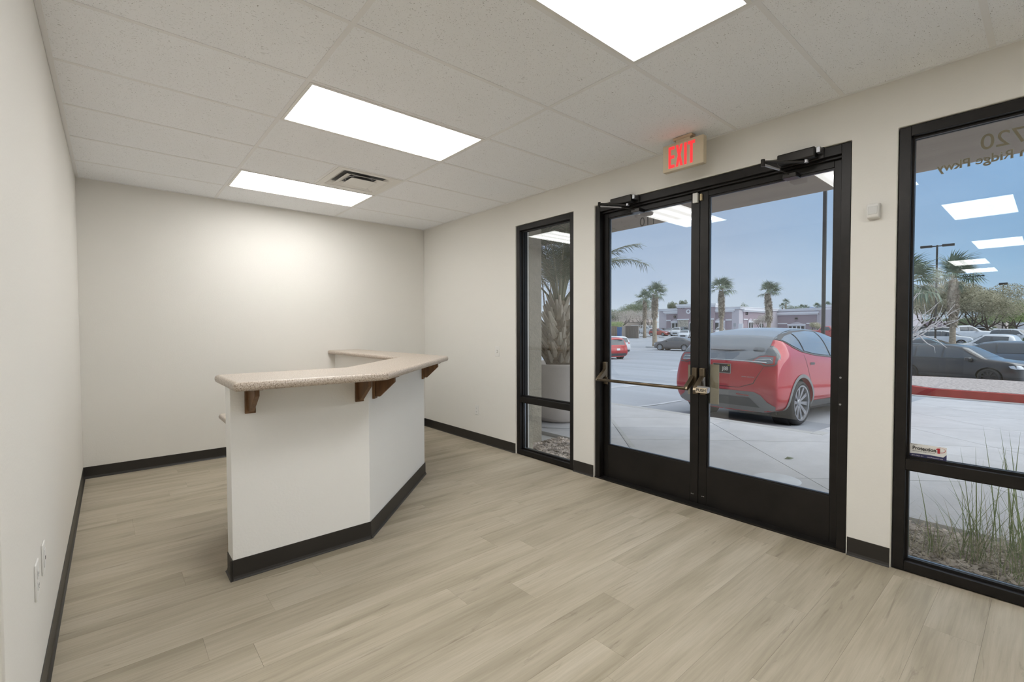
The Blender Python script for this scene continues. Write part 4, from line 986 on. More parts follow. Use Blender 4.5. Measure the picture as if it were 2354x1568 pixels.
    if style in tl:
        for s in (1, -1): A('tail_light', patch(bvh, [(a*s, c) for a, c in tl[style]], *REAR, off=.008), 'taill')
        hl = {'suv': rr(.50, .84, .72, .86), 'sedan': rr(.48, .84, .60, .74), 'hatch': rr(.45, .78, .58, .72), 'pickup': rr(.62, .92, .86, 1.04)}[style]
        for s in (1, -1): A('headlight', patch(bvh, [(a*s, c) for a, c in hl], *FRONT, off=.008), 'headl')
        A('grille', patch(bvh, rr(-.42, .42, .42 if style != 'pickup' else .6, .62 if style != 'pickup' else 1.0), *FRONT, off=.006), 'blackin')
        A('rear_bumper_trim', patch(bvh, rr(-.75, .75, .27, .46), *REAR, off=.006), 'trimdark')
        A('license_plate', patch(bvh, rr(-.15, .15, .68, .83, .01) if style != 'pickup' else rr(-.15, .15, .5, .65, .01), *REAR, off=.012), 'white')
    xm = {'fastback': 3.32, 'suv': 3.02, 'sedan': 3.15, 'hatch': 2.45, 'pickup': 3.85}[style]; zm = lerpt(S_['belt'], xm)+.06
    for s in (1, -1): A('wing_mirror', MB().box(-.07, .09, -.11, .11, -.07, .07, Matrix.Translation((xm, s*(Wd+.06), zm)) @ Euler((0, 0, s*.15)).to_matrix().to_4x4()), paint, bevel=.03, seg=3)
    if cladding:
        for s in (1, -1): A('sill_cladding', patch(bvh, rr(S_['axles'][0]+wr+.03, S_['axles'][1]-wr-.03, .24, .38), *SIDE(s), off=.008), 'trimdark')
    for s in (1, -1):
        for q in ((1.45 if style == 'sedan' else 1.25, 2.45) if style not in ('hatch', 'pickup') else (1.95,) if style == 'hatch' else (2.6,)):
            A('door_handle', patch(bvh, rr(q, q+.19, lerpt(S_['belt'], 2)-.14, lerpt(S_['belt'], 2)-.10, .015), *SIDE(s), off=.016 if style != 'fastback' else .006, step=.03), 'trimdark' if style in ('sedan', 'fastback') else paint)
    return r, bvh, A
M['taill'] = mat('tail_lamp_red', (.40, .02, .02), .15, coat=.5); M['headl'] = mat('head_lamp', (.55, .58, .62), .12, coat=.6)
def paint(n, c, **k): M[n] = mat(n, c, .28, k.get('metal', .3), coat=1.0)
paint('red_paint', (.50, .018, .035), metal=.1); paint('red2', (.46, .03, .035)); paint('orange_red', (.42, .045, .03)); paint('grey_paint', (.11, .10, .105)); paint('black_paint', (.018, .018, .022))
paint('white_paint', (.62, .64, .67), metal=0); paint('teal_paint', (.04, .13, .19)); paint('slate_paint', (.08, .12, .17)); paint('silver_paint', (.42, .44, .46)); paint('maroon_paint', (.10, .03, .035)); paint('blue_paint', (.05, .12, .22))
M['trimgrey'] = mat('faded_cladding', (.22, .22, .225), .6)
M['gloss_black'] = mat('gloss_black_panel', (.03, .034, .042), .14, 0, coat=.9)
M['heroglass'] = mat('dusty_dark_glass_sky_sheen', (.15, .175, .21), .16, coat=1.0)  # dust film, with the sky's reflection painted in as a paler blue-grey base
M['heroglass'].node_tree.nodes['Principled BSDF'].inputs['IOR'].default_value = 2.0
M['herogloss'] = mat('dusty_black_roof_sky_sheen', (.10, .115, .135), .18, coat=1.0)  # black under dust; base colour lightened to stand in for reflected sky
M['herogloss'].node_tree.nodes['Principled BSDF'].inputs['IOR'].default_value = 1.8
M['tailclear'] = mat('smoked_lamp', (.10, .10, .11), .12, coat=.8)

# hero: red two-tone car behind the doors
HX = Vector((7.62, 3.65, 0))
hero, hb, A = car('fastback', HX, radians(-3.5), 'red_paint', 'red car with glossy black roof and hatch parked right outside the doors', glass='heroglass', sub=3, spokes=10, cladding=True, fr=.80)
hero.location.z = g(HX.x)-.012
# two-tone: black above this line
TWO = [(0, 1.045), (.30, 1.055), (.36, 1.20), (.42, 1.37), (.55, 1.36), (.75, 1.275), (1.0, 1.205), (1.5, 1.145), (2.3, 1.105), (3.2, 1.07), (3.56, 1.04), (3.66, 1.10), (3.75, 1.3), (3.8, 3)]
hbody = [o for o in hero.children if o.name.startswith('body')][0]; hbody.data.materials.append(M['herogloss'])
for p in hbody.data.polygons:
    c = p.center
    if c.z > lerpt(TWO, c.x)+.012: p.material_index = 1
for s in (1, -1):
    fn, dr_ = SIDE(s)
    A('roof_pillar', patch(hb, [(.31, 1.075), (.345, 1.13), (.38, 1.24), (.42, 1.36), (.47, 1.375), (.55, 1.36), (.75, 1.275), (1.0, 1.205), (1.5, 1.145), (2.3, 1.105), (3.2, 1.07), (3.56, 1.04), (3.66, 1.10), (3.4, 1.33), (2.95, 1.52), (2.4, 1.60), (1.6, 1.59), (1.0, 1.53), (.5, 1.40), (.36, 1.34)], fn, dr_, .003, .035), 'herogloss')
    A('side_trim_line', patch(hb, [(.50, 1.385), (.75, 1.46), (1.2, 1.53), (1.8, 1.57), (2.4, 1.56), (2.98, 1.45), (3.44, 1.19), (3.62, 1.03), (3.56, 1.03), (3.4, 1.17), (2.95, 1.42), (2.4, 1.53), (1.8, 1.54), (1.2, 1.50), (.8, 1.43), (.56, 1.36), (.75, 1.28), (1.0, 1.21), (1.5, 1.15), (2.3, 1.11), (3.2, 1.075), (3.2, 1.055), (2.3, 1.09), (1.5, 1.13), (1.0, 1.19), (.75, 1.26)], fn, dr_, .008, .03), 'trimdark')
A('hatch_lower', patch(hb, [(-.84, 1.06), (-.5, 1.035), (0, 1.03), (.5, 1.035), (.84, 1.06), (.84, 1.12), (.74, 1.20), (-.74, 1.20), (-.84, 1.12)], *REAR, off=.004, step=.04), 'herogloss')
A('rear_screen', patch(hb, [(-.62, .27), (-.3, .20), (.3, .20), (.62, .27), (.67, .38), (.60, .9), (.52, 1.5), (-.52, 1.5), (-.60, .9), (-.67, .38)], lambda a, c: (c, a, 4), (0, 0, -1), off=.006, step=.06), 'heroglass')
A('hatch_lip', MB().tube([(.075+.07*(a/.8)**2, a, 1.035-.02*(a/.8)**2) for a in [-.72+.12*i for i in range(13)]], .009, 6), 'headl', smooth=True)
for s in (1, -1):
    q_ = lambda L: [(s*a, c) for a, c in L]
    A('tail_light', patch(hb, q_(((.40, 1.015), (.46, 1.06), (.56, 1.125), (.70, 1.14), (.83, 1.13), (.835, 1.0), (.81, .965), (.66, .955), (.60, .985), (.50, 1.0))), *REAR, off=.010, step=.03), 'tailclear')
    A('tail_light_ring', patch(hb, q_(((.47, 1.03), (.56, 1.10), (.66, 1.12), (.80, 1.11), (.81, .985), (.68, .97), (.62, 1.0), (.52, 1.015))), *REAR, off=.014, step=.03), 'taill')
    A('tail_light_lens', patch(hb, q_(((.49, 1.032), (.57, 1.09), (.66, 1.105), (.77, 1.095), (.785, 1.0), (.69, .985), (.63, 1.012), (.54, 1.025))), *REAR, off=.018, step=.03), 'herogloss')
    A('light_bar', patch(hb, q_(((.50, 1.045), (.64, 1.062), (.74, 1.066), (.76, 1.045), (.775, 1.03), (.75, 1.045), (.73, 1.056), (.64, 1.05))), *REAR, off=.022, step=.03), 'headl')
    fn, dr_ = SIDE(s)
    for x, dx in ((1.05, .30), (2.2, .10)):
        A('door_seam', patch(hb, [(x, 1.15), (x+.008, 1.15), (x+dx*.6+.008, .75), (x+dx+.008, .42), (x+dx, .42), (x+dx*.6, .75)], fn, dr_, .003, .06), 'blackin')
    for q in STY['fastback']['axles']:
        rg = [(q+.470*cos(t), .36+.470*sin(t)) for t in [radians(-16+i*8) for i in range(27)]] + [(q+.414*cos(t), .36+.414*sin(t)) for t in [radians(192-i*8) for i in range(27)]]
        A('arch_cladding', patch(hb, rg, fn, dr_, .010, .025), 'trimgrey')
def rearx(y, z):
    h = hb.ray_cast(Vector((-1, y, z)), Vector((1, 0, 0))); return h[0].x if h[0] is not None else .1
px0 = rearx(0, .89)-.022
A('license_plate', MB().box(px0, px0+.012, -.152, .152, .812, .967), 'blackin', bevel=.003, label='dark license plate with white characters')
pl_ = [o for o in hero.children if o.name.startswith('license_plate')][0]
fm = MB()
for b in ((-.156, .156, .808, .818), (-.156, .156, .961, .971), (-.156, -.146, .818, .961), (.146, .156, .818, .961)): fm.box(px0-.005, px0+.005, *b)
A('plate_frame', fm, 'steel', pl_)
me = textmesh('J88', .090, .002, bold=.001); me.transform(Matrix(((0, 0, -1, px0-.002), (-1, 0, 0, -.060), (0, 1, 0, .885), (0, 0, 0, 1))) @ Matrix.Diagonal((.90, 1, 1, 1))); me.materials.clear(); A('plate_characters', me, 'white', pl_)
A('registration_tag', MB().box(px0-.003, px0-.001, -.136, -.102, .935, .953), 'yellowb', pl_)
me = textmesh('DUAL MOTOR', .024, .003, bold=.0005); me.transform(Matrix(((0, 0, -1, -.002), (-1, 0, 0, -.44), (0, 1, 0, .775), (0, 0, 0, 1))) @ Matrix.Diagonal((1.30, .75, 1, 1))); me.materials.clear()
for v in me.vertices: v.co.x = rearx(v.co.y, v.co.z)-.006
A('badge_lettering', me, 'headl')
A('rear_bumper_trim', patch(hb, [(-.76, .20), (.76, .20), (.83, .33), (.80, .35), (.72, .40), (.64, .50), (.54, .545), (-.54, .545), (-.64, .50), (-.72, .40), (-.80, .35), (-.83, .33)], *REAR, off=.008, step=.04), 'trimgrey')
A('bumper_diffuser', patch(hb, [(-.46, .45), (.46, .45), (.60, .30), (-.60, .30)], *REAR, off=.014, step=.04), 'trimdark')
for s in (1, -1): A('rear_reflector', patch(hb, [(s*a, b) for a, b in ((.26, .485), (.46, .475), (.46, .49), (.26, .50))], *REAR, off=.018, step=.03), 'taill')
A('hatch_seam', patch(hb, [(-.66, .95), (-.655, .95), (-.52, .68), (-.30, .60), (.30, .60), (.52, .68), (.655, .95), (.66, .95), (.53, .672), (.30, .593), (-.30, .593), (-.53, .672)], *REAR, off=.003, step=.03), 'blackin')

def heading(a, b):  # yaw from two pixel wheel contacts, rear -> front
    p, q = G(*a), G(*b); return p, q, atan2(q.y-p.y, q.x-p.x)
def parked(style, px_, py_, D, face, pnt, label, **k):   # centre of the car at pixel column px_, distance D, nose pointing by angle face relative to +X
    p = AZ(px_, D); L_ = STY[style]['L']; fx, fy = cos(face), sin(face); o = Vector((p.x-fx*L_/2, p.y-fy*L_/2, 0)); o.z = g(p.x); r = car(style, o, face, pnt, label, **k)[0]; r.location.z = g(o.x) ; return r
def rear_at(style, px_, D, face, pnt, label, **k):
    p = AZ(px_, D); return car(style, p, face, pnt, label, **k)[0]
R90 = pi/2
parked('sedan', 1556, 0, 52, radians(90), 'grey_paint', 'dark grey sedan seen side-on through the left door leaf', sub=2)
rear_at('suv', 1424, 35.5, radians(72), 'red2', 'red SUV seen from behind at left edge of left door glass', sub=2, cladding=True, name='suv')
rear_at('suv', 1434, 42, radians(72), 'white_paint', 'white car just past the red SUV in left door glass', sub=1, name='suv')
parked('hatch', 1516, 0, 96, radians(-88), 'orange_red', 'small orange-red hatchback behind the palm trunk', sub=1, spokes=8)
far = [(1487, 118, -90, 'pickup', 'white_paint', 'white pickup truck behind the two left palms'), (1556, 97, 200, 'suv', 'white_paint', 'white SUV right of the orange-red hatchback'), (1567, 105.5, 190, 'suv', 'teal_paint', 'dark teal SUV in the car row before the stone pier'), (1519, 106, 185, 'sedan', 'maroon_paint', 'dark maroon car partly hidden behind the hatchback'),
       (1541, 105.5, 188, 'sedan', 'silver_paint', 'pale silver car parked below the arched window'), (1575, 84, 200, 'sedan', 'white_paint', 'nearest white car touching the central door stiles'), (1656, 92, 205, 'suv', 'white_paint', 'white SUV behind the palm in right door glass'), (1905, 80, -115, 'pickup', 'red2', 'red pickup truck at right edge of the right door glass')]
for a, D, f_, st_, pn, lb in far: parked(st_, a, 0, D, radians(f_), pn, lb, sub=1, spokes=6, detail=False, name='pickup' if st_ == 'pickup' else 'suv' if st_ == 'suv' else 'car')
# seen through the right-hand window
BC = parked('suv', 2204, 0, 27.6, radians(-107), 'black_paint', 'black crossover side-on behind the red kerb', sub=2, cladding=True, spokes=10, rimm='rimdark', name='suv')
parked('suv', 2292, 0, 33.5, radians(80), 'slate_paint', 'slate blue crossover behind the nose of the black crossover', sub=2, cladding=True, name='suv')
parked('sedan', 2135, 0, 50, radians(-100), 'teal_paint', 'dark teal sedan at left edge of right-hand window', sub=2)
parked('pickup', 2300, 0, 44, radians(80), 'white_paint', 'long white pickup truck behind the slate crossover', sub=2, name='pickup')
for a, D, f_, st_, pn, lb in [(2172, 66, -90, 'suv', 'white_paint', 'boxy white SUV left of the palm trunk in right-hand window'), (2212, 76, -60, 'pickup', 'white_paint', 'white pickup right of the palm trunk'), (2194, 105, -80, 'sedan', 'maroon_paint', 'maroon car far behind the palm trunk'), (2262, 86, 250, 'sedan', 'white_paint', 'white sedan beyond the second lamp post'),
                               (2266, 101, 250, 'suv', 'white_paint', 'farther white SUV beyond the second lamp post'), (2342, 70, 235, 'suv', 'white_paint', 'white SUV at right edge above the hedge'), (2118, 84, -80, 'suv', 'silver_paint', 'silver SUV behind the bare branches'), (2160, 92, 100, 'sedan', 'white_paint', 'white car under the mesquite branches')]:
    parked(st_, a, 0, D, radians(f_), pn, lb, sub=1, spokes=6, detail=False, name='pickup' if st_ == 'pickup' else 'suv' if st_ == 'suv' else 'car')

BC.scale = (1, 1, .95)

# ============================================================ PALMS (fan palms with shaggy skirts)
def fanleaf(seed, wind=0):
    R_ = random.Random(seed); a, b = MB(), MB(); n = 21; L0 = .55
    a.tube([(0, 0, 0), (L0*.5, 0, .05), (L0, 0, .03)], [.03, .022, .014], 4)
    for i in range(n):
        t = radians(-100+200*i/(n-1)); l = R_.uniform(.62, .85)*(1-.25*abs(t)/1.75); d = Vector((cos(t), sin(t)*.75, .12*cos(3*t)))
        d2 = (d + Vector((.15, -wind, -R_.uniform(.5, 1.3)))).normalized(); w = Vector((-sin(t), cos(t), 0))*.027; o = Vector((L0, 0, .03)); m = o + d*l*.6; e = m + d2*l*.5
        b.add([o-w*.3, o+w*.3, m+w, m-w, e], [(0, 1, 2, 3), (3, 2, 4)])
    return a.mesh('petiole'), b.mesh('fan')
FAN = [fanleaf(50+i) for i in range(4)]
for p_, f_ in FAN: p_.materials.append(M['stem']); f_.materials.append(M['frond'])
def shag(name, h0, h1, r0, rmax, seed, n, par, ctr=None):
    R_ = random.Random(seed); mb = MB()
    for _ in range(n):
        t = R_.random(); z = h0+(h1-h0)*t; a = R_.uniform(0, 6.29); r_ = lerpt([(0, r0*1.15), (.08, rmax*.9), (.3, rmax), (.75, rmax*1.05), (.93, rmax*.75), (1, r0)], t)
        d = Vector((cos(a), sin(a), 0)); s = Vector((-sin(a), cos(a), 0)); b = d*r_*.85+Vector((0, 0, z)); b += Vector((*ctr(z), 0)) if ctr else Vector((0, 0, 0)); up = R_.uniform(-.9, .7); l = R_.uniform(.16, .42); w = R_.uniform(.02, .06)
        e = b + d*l*.45 + Vector((0, 0, up*l)) + s*R_.uniform(-.1, .1); mb.add([b-s*w, b+s*w, e+s*w*.6, e-s*w*.6], [(0, 1, 2, 3)])
    obj(name, mb, 'skirt', par, world=False, kind='stuff')
def palm(x, y, z0, ztop, h_sk, rt, label, seed, crown=1.0, wind=.5, group=None, nf=22, lean=0, small=False, rs=1.75):
    R_ = random.Random(seed); H_ = ztop-z0; r = empty('fan_palm', (x, y, z0), label, 'palm tree', group)
    ht = H_-1.35*crown; K = 8
    pts = [Vector((lean*.3*sin(2.2*i/K), lean*sin(3*i/K), ht*i/K)) for i in range(K+1)]; rs_ = [rt*(1.25-.35*min(1, i/2)) for i in range(K+1)]
    obj('trunk', MB().tube(pts, rs_, 10), 'bark', r, world=False, smooth=True)
    if h_sk < ht:
        K2 = 7; sk = [pts[-1].lerp(Vector((pts[-1].x, pts[-1].y, h_sk)), 1-i/K2) for i in range(K2+1)]
        sk = [Vector((lerpt([(j*ht/K, pts[j].x) for j in range(K+1)], p.z), lerpt([(j*ht/K, pts[j].y) for j in range(K+1)], p.z), p.z)) for p in sk]
        obj('skirt_core', MB().tube(sk, [rt*.95, rt*rs*.78, rt*rs*.86, rt*rs*.9, rt*rs*.86, rt*rs*.8, rt*1.0, rt*.8], 10), 'skirt', r, world=False, smooth=True)
        shag('dead_leaf_skirt', h_sk-.1, ht, rt, rt*rs, seed, 150 if small else 1500, r, lambda z: (lerpt([(j*ht/K, pts[j].x) for j in range(K+1)], z), lerpt([(j*ht/K, pts[j].y) for j in range(K+1)], z)))
    top = pts[-1]
    for k in range(nf):
        pm_, fm_ = FAN[k % 4]; a = 2.4*k+R_.uniform(-.3, .3); el = radians(lerpt([(0, 78), (.35, 40), (.7, 8), (1, -32)], k/nf)+R_.uniform(-8, 8))
        d = Vector((cos(a)*cos(el), sin(a)*cos(el)-wind*.55, sin(el)+wind*.1)).normalized()
        q = d.to_track_quat('X', 'Z'); s = crown*R_.uniform(.85, 1.12)
        o = bpy.data.objects.new('petiole', pm_); COL.objects.link(o); o.parent = r; o.location = top + Vector((0, 0, .1*crown)); o.rotation_mode = 'QUATERNION'; o.rotation_quaternion = q; o.scale = (s, s, s)
        f = bpy.data.objects.new('fan_leaf', fm_); COL.objects.link(f); f.parent = o
    return r
def palm_at(px_, D, ytop, ysk, rt, label, seed, ybase=None, **k):
    p = AZ(px_, D); zt = HZ(px_, ytop, D); z0 = g(p.x); return palm(p.x, p.y, z0-.05, zt, HZ(px_, ysk, D)-z0, rt, label, seed, **k)
palm_at(1506, 58, 643, 728, .27, 'tall fan palm standing at nose of dark grey sedan', 1, rs=1.2, crown=1.35, wind=.5, lean=.1)
palm_at(1482, 88, 662, 732, .27, 'fan palm behind and left of the tall palm by the sedan', 2, rs=1.3, crown=1.65, wind=.35)
palm_at(1657, 70, 631, 728, .27, 'fan palm seen over the red car roof, left of two', 3, rs=1.45, crown=1.65, wind=.55, lean=-.1)
palm_at(1763, 68, 640, 738, .27, 'windblown fan palm seen over the red car roof, right of two', 4, rs=1.45, crown=1.45, wind=1.3, lean=-.25)
palm_at(2190, 56, 578, 748, .235, 'shaggy fan palm in right-hand window beside the nearest lamp post', 5, crown=1.85, wind=.4, rs=1.4)
palm_at(2078, 36, 572, 700, .22, 'fan palm cut off by left frame of the right-hand window', 6, crown=1.7, wind=.2)
for i, (px_, yt, D, lab) in enumerate(((1798, 695, 210, 'shorter palm of the distant pair above the mauve building'), (1806, 685, 205, 'taller palm of the distant pair above the mauve building'), (1841, 697, 215, 'left one of two small distant palms right of the pair'), (1852, 699, 225, 'right one of two small distant palms right of the pair'), (1877, 694, 190, 'distant palm just left of the lamp post'), (1901, 691, 190, 'distant palm just right of the lamp post'))):
    palm_at(px_, D, yt, yt+10, .28, lab, 20+i, crown=1.5, wind=.5, nf=14, small=True)

# ============================================================ LAMP POSTS
def lamp(px_, D, ytop, label, heads, r0=.075, zt=None, ang=0):
    p = AZ(px_, D); z0 = g(p.x); H_ = (zt or HZ(px_, ytop, D))-z0; r = empty('lamp_post', (p.x, p.y, z0), label, 'lamp post', rz=ang)
    if abs(D-38) > 3 or True: obj('concrete_base', MB().lathe([(0, .55), (.24, .55), (.26, .5), (.26, -.3)], 16), 'curb', r, world=False)
    obj('pole', MB().box(-r0, r0, -r0, r0, .5, H_), 'pole', r, world=False, bevel=.01)
    for s in heads:
        obj('arm', MB().box(-.03, .03, min(.05*s, .5*s), max(.05*s, .5*s), H_-.15, H_-.05), 'pole', r, world=False)
        obj('lamp_head', MB().box(-.22, .22, min(.35*s, 1.25*s), max(.35*s, 1.25*s), H_-.18, H_+.02), 'pole', r, world=False, bevel=.03)
lamp(1892.5, 38, 0, 'dark lamp post running up behind right door glass', (-1, 1), .098, zt=11)
lamp(2150.5, 62, 564, 'nearest two-headed lamp post in right-hand window', (-1, 1), .075, ang=radians(5))
lamp(2234.5, 104, 634, 'farther two-headed lamp post in right-hand window', (-1, 1), .085, ang=radians(5))
lamp(2304, 122, 650, 'single-headed lamp post at right of right-hand window', (.0001,), .085) if 0 else None
p = AZ(2304, 122); r = empty('lamp_post', (p.x, p.y, g(p.x)), 'distant lamp post with one small square head', 'lamp post'); hh_ = HZ(2304, 651, 122)-g(p.x)
obj('pole', MB().box(-.085, .085, -.085, .085, 0, hh_), 'pole', r, world=False); obj('lamp_head', MB().box(-.5, .5, -.55, .55, hh_-.35, hh_+.05), 'pole', r, world=False, bevel=.03)

# ============================================================ TREES AND SHRUBS
def leaves(blobs, n, size, seed, droop=.3):
    R_ = random.Random(seed); vs = []; fs = []; tot = sum(b[3]*b[4]*b[5] for b in blobs)
    for (cx, cy, cz, rx, ry, rz) in blobs:
        for _ in range(int(n*rx*ry*rz/tot)):
            u = Vector((R_.gauss(0, 1), R_.gauss(0, 1), R_.gauss(0, 1))).normalized()*(R_.random()**.4)
            c = Vector((cx+u.x*rx, cy+u.y*ry, cz+u.z*rz)); a = Vector((R_.gauss(0, 1), R_.gauss(0, 1)-.6, R_.gauss(0, .6)-droop)).normalized(); b = a.orthogonal().normalized(); s = size*R_.uniform(.6, 1.4)
            o = len(vs); vs += [tuple(c-a*s*.5), tuple(c+b*s*.22), tuple(c+a*s*.5), tuple(c-b*s*.22)]; fs.append((o, o+1, o+2, o+3))
    me = bpy.data.meshes.new('foliage'); me.from_pydata(vs, [], fs); return me
def tree(px_, D, ytop, label, seed, spread, m='leafA', n=5000, size=.22, trunk=1.4, flat=.8, cat='tree', droop=.3, group=None, wood='trunkw', stems=5):
    R_ = random.Random(seed); p = AZ(px_, D); z0 = g(p.x); H_ = HZ(px_, ytop, D)-z0; r = empty('tree' if cat == 'tree' else 'shrub', (p.x, p.y, z0), label, cat, group)
    T = MB(); hub = Vector((R_.uniform(-.3, .3), R_.uniform(-.3, .3), trunk)); T.tube([(0, 0, -.1), hub*.6, hub], [.05*H_**.7, .04*H_**.7, .035*H_**.7], 7); obj('trunk', T, wood, r, world=False, smooth=True)
    blobs = []
    for k in range(stems):
        a = 2*pi*k/stems+R_.uniform(-.4, .4); rr_ = spread*R_.uniform(.35, .8); e = Vector((cos(a)*rr_, sin(a)*rr_, trunk+(H_-trunk)*R_.uniform(.45, .85))); m1 = hub.lerp(e, .35)+Vector((cos(a)*.3, sin(a)*.3, -.2)); m2 = hub.lerp(e, .7)+Vector((R_.uniform(-.4, .4), R_.uniform(-.4, .4), .2))
        obj('branch', MB().tube([hub*.97, m1, m2, e], [.028*H_**.7, .02*H_**.7, .013*H_**.7, .005], 6), wood, r, world=False, smooth=True)
        blobs.append((e.x, e.y, min(e.z, H_-.5), spread*R_.uniform(.38, .55), spread*R_.uniform(.38, .55), (H_-trunk)*R_.uniform(.22, .34)))
    blobs.append((0, 0, trunk+(H_-trunk)*.66, spread*.5, spread*.5, (H_-trunk)*.34))
    obj('foliage', leaves(blobs, n, size, seed, droop), m, r, world=False, kind='stuff')
    return r
tree(2128, 84, 652, 'wide olive-brown mesquite tree left of the shaggy palm', 31, 4.6, n=18000, size=0.177)
tree(2232, 86, 655, 'wide olive-brown mesquite tree right of the shaggy palm', 32, 4.6, n=18000, size=0.177)
tree(2272, 82, 668, 'mesquite with a crooked dark trunk left of the single-headed lamp', 33, 3.6, n=13000, size=0.166)
tree(2180, 110, 668, 'mesquite crown filling the gap behind the shaggy palm', 34, 5.5, n=14000, size=0.208)
for _i, (_p, _y) in enumerate(((2105, 738), (2158, 734), (2214, 737), (2262, 733), (2312, 736))): tree(_p, 150+4*_i, _y, 'distant low green tree, %s of the row under the mesquites' % ('leftmost', 'second', 'third', 'fourth', 'last')[_i], 90+_i, 7.5, 'leafB', 5000, .4, .2)
tree(2340, 92, 694, 'bright green tree at right edge of right-hand window', 35, 4.2, 'leafC', 11400, 0.187)
tree(2318, 106, 712, 'small green tree beside the grey house', 36, 3.6, 'leafC', 6650, 0.22)
tree(1441, 140, 698, 'dark pine left of the palms in left door glass', 37, 3.2, 'leafB', 6650, 0.231, 2.5)
tree(1474, 134, 686, 'larger dark pine right behind the left palms', 38, 4.2, 'leafB', 10450, 0.231, 2.5)
tree(1418, 150, 712, 'dark bushy tree at left edge of left door glass', 39, 4.2, 'leafB', 6650, 0.248, 2)
tree(1432, 107, 716, 'pale leafless tree in front of the tan roof', 40, 3.4, 'leafD', 3600, 0.165, 1.8)
tree(1466, 112, 712, 'pale grey flowering tree left of the nearer palm trunk', 41, 4.2, 'leafD', 5600, 0.176, 1.6)
tree(1491, 122, 712, 'pale bare tree between palm and mauve building', 42, 3.0, 'leafD', 3200, 0.176, 1.6)
tree(1412, 96, 738, 'low green shrub tree at left edge of left door glass', 43, 1.9, 'leafC', 2850, 0.165, .8)
tree(1545, 150, 692, 'dark pine crown rising behind the stone-front building', 44, 1.5, 'leafB', 5700, 0.22, 5)
tree(1569, 150, 692, 'second dark pine crown above the building tower', 45, 1.2, 'leafB', 4940, 0.22, 5)
tree(1714, 160, 699, 'small green tree top above the lavender corner', 46, 1.6, 'leafB', 1710, 0.22, 4)
tree(1823, 170, 704, 'low dark tree top above the mauve building', 47, 2.6, 'leafB', 3040, 0.22, 4)
tree(1752, 92, 724, 'thin pale tree beside the windblown palm trunk', 48, 1.9, 'leafD', 3040, 0.143, 1.2)
tree(1874, 98, 740, 'thin young desert tree by right door frame', 49, 1.0, 'leafA', 2280, 0.132, .6)
tree(1270, 60, 560, 'pale tree far behind the potted palm', 50, 3.4, 'leafD', 3600, 0.143, 1.6)
def bush(px_, D, ytop, w, m, label, seed, n=1500, size=.2, name='bush', h=None):
    p = AZ(px_, D); z0 = g(p.x); H_ = HZ(px_, ytop, D)-z0; r = empty(name, (p.x, p.y, z0), label, 'bush'); obj('twigs', MB().tube([(0, 0, -.05), (.02, .03, H_*.6)], [.06, .02], 6), 'trunkw', r, world=False)
    obj('foliage', leaves([(0, 0, H_*.55, .6, w/2, H_*.5)], n, size, seed, .1), m, r, world=False, kind='stuff')
bush(2266, 112, 748, 3.2, 'yellowb', 'low yellow bush under the crooked mesquite', 61)
bush(2345, 58, 778, 7.0, 'leafB', 'clipped green hedge at right edge behind the white pickup', 62, 3500, .16, 'hedge')
bush(1906, 112, 762, 5.0, 'leafC', 'low green hedge at right edge of right door glass', 63, 1500, .22, 'hedge')
bush(1724, 95, 755, 1.4, 'yellowb', 'low yellow planting at foot of lavender building', 64, 500, .2, 'low_planting')

# bare white-branched shrub near the right-hand window
bs = empty('bare_shrub', (0, 0, 0), 'leafless shrub with long white curved branches at left of right-hand window', 'shrub'); p = AZ(2080, 13.5); bs.location = (p.x, p.y, -.2)
R_ = random.Random(77)
def bpt(px_, py, D=13.5, dy=0):
    v = ray(px_, py); h = hypot(v.x, v.y); return Vector((v.x/h*D, v.y/h*D, CZ+v.z/h*D))
lines = [((2070, 790), (2140, 752), (2178, 722), (2196, 699)), ((2072, 800), (2150, 748), (2190, 718), (2208, 709)), ((2080, 780), (2120, 758), (2165, 745), (2218, 730)), ((2100, 768), (2126, 738), (2127, 715), (2125, 699)),
         ((2130, 755), (2150, 742), (2160, 720), (2168, 700)), ((2140, 748), (2164, 754), (2168, 742), (2157, 720)), ((2090, 765), (2110, 745), (2140, 720), (2155, 697)), ((2075, 745), (2110, 734), (2140, 712), (2165, 690)),
         ((2070, 735), (2092, 700), (2108, 680), (2118, 666)), ((2074, 718), (2095, 690), (2108, 675), (2124, 672)), ((2100, 762), (2112, 742), (2120, 728), (2112, 712)), ((2110, 770), (2130, 788), (2148, 798), (2150, 812)), ((2120, 770), (2150, 780), (2170, 795), (2178, 800)), ((2080, 772), (2120, 748), (2145, 730), (2160, 728)), ((2150, 756), (2172, 750), (2200, 738), (2215, 726))]
for i, l in enumerate(lines):
    pts = [bpt(a, b, 13.5+.25*((i*7) % 5-2)) for a, b in l]; P2 = []
    for j in range(3):
        for t in (0, .34, .67): P2.append(pts[j].lerp(pts[j+1], t)+Vector((R_.uniform(-.01, .01), 0, R_.uniform(-.012, .012))))
    P2.append(pts[3]); K = len(P2); obj('branch', MB().tube(P2, [.014*(1-.8*k/(K-1)) for k in range(K)], 5), 'barewood', bs, smooth=True)
obj('stem', MB().tube([(p.x, p.y, -.45), (p.x, p.y+.05, .4), bpt(2074, 795)], [.05, .04, .02], 7), 'barewood', bs, smooth=True)
for i in range(3): obj('stem', MB().tube([(p.x, p.y, -.3), bpt(2072, 800), bpt(*lines[i*3][0])], [.03, .02, .014], 6), 'barewood', bs, smooth=True)

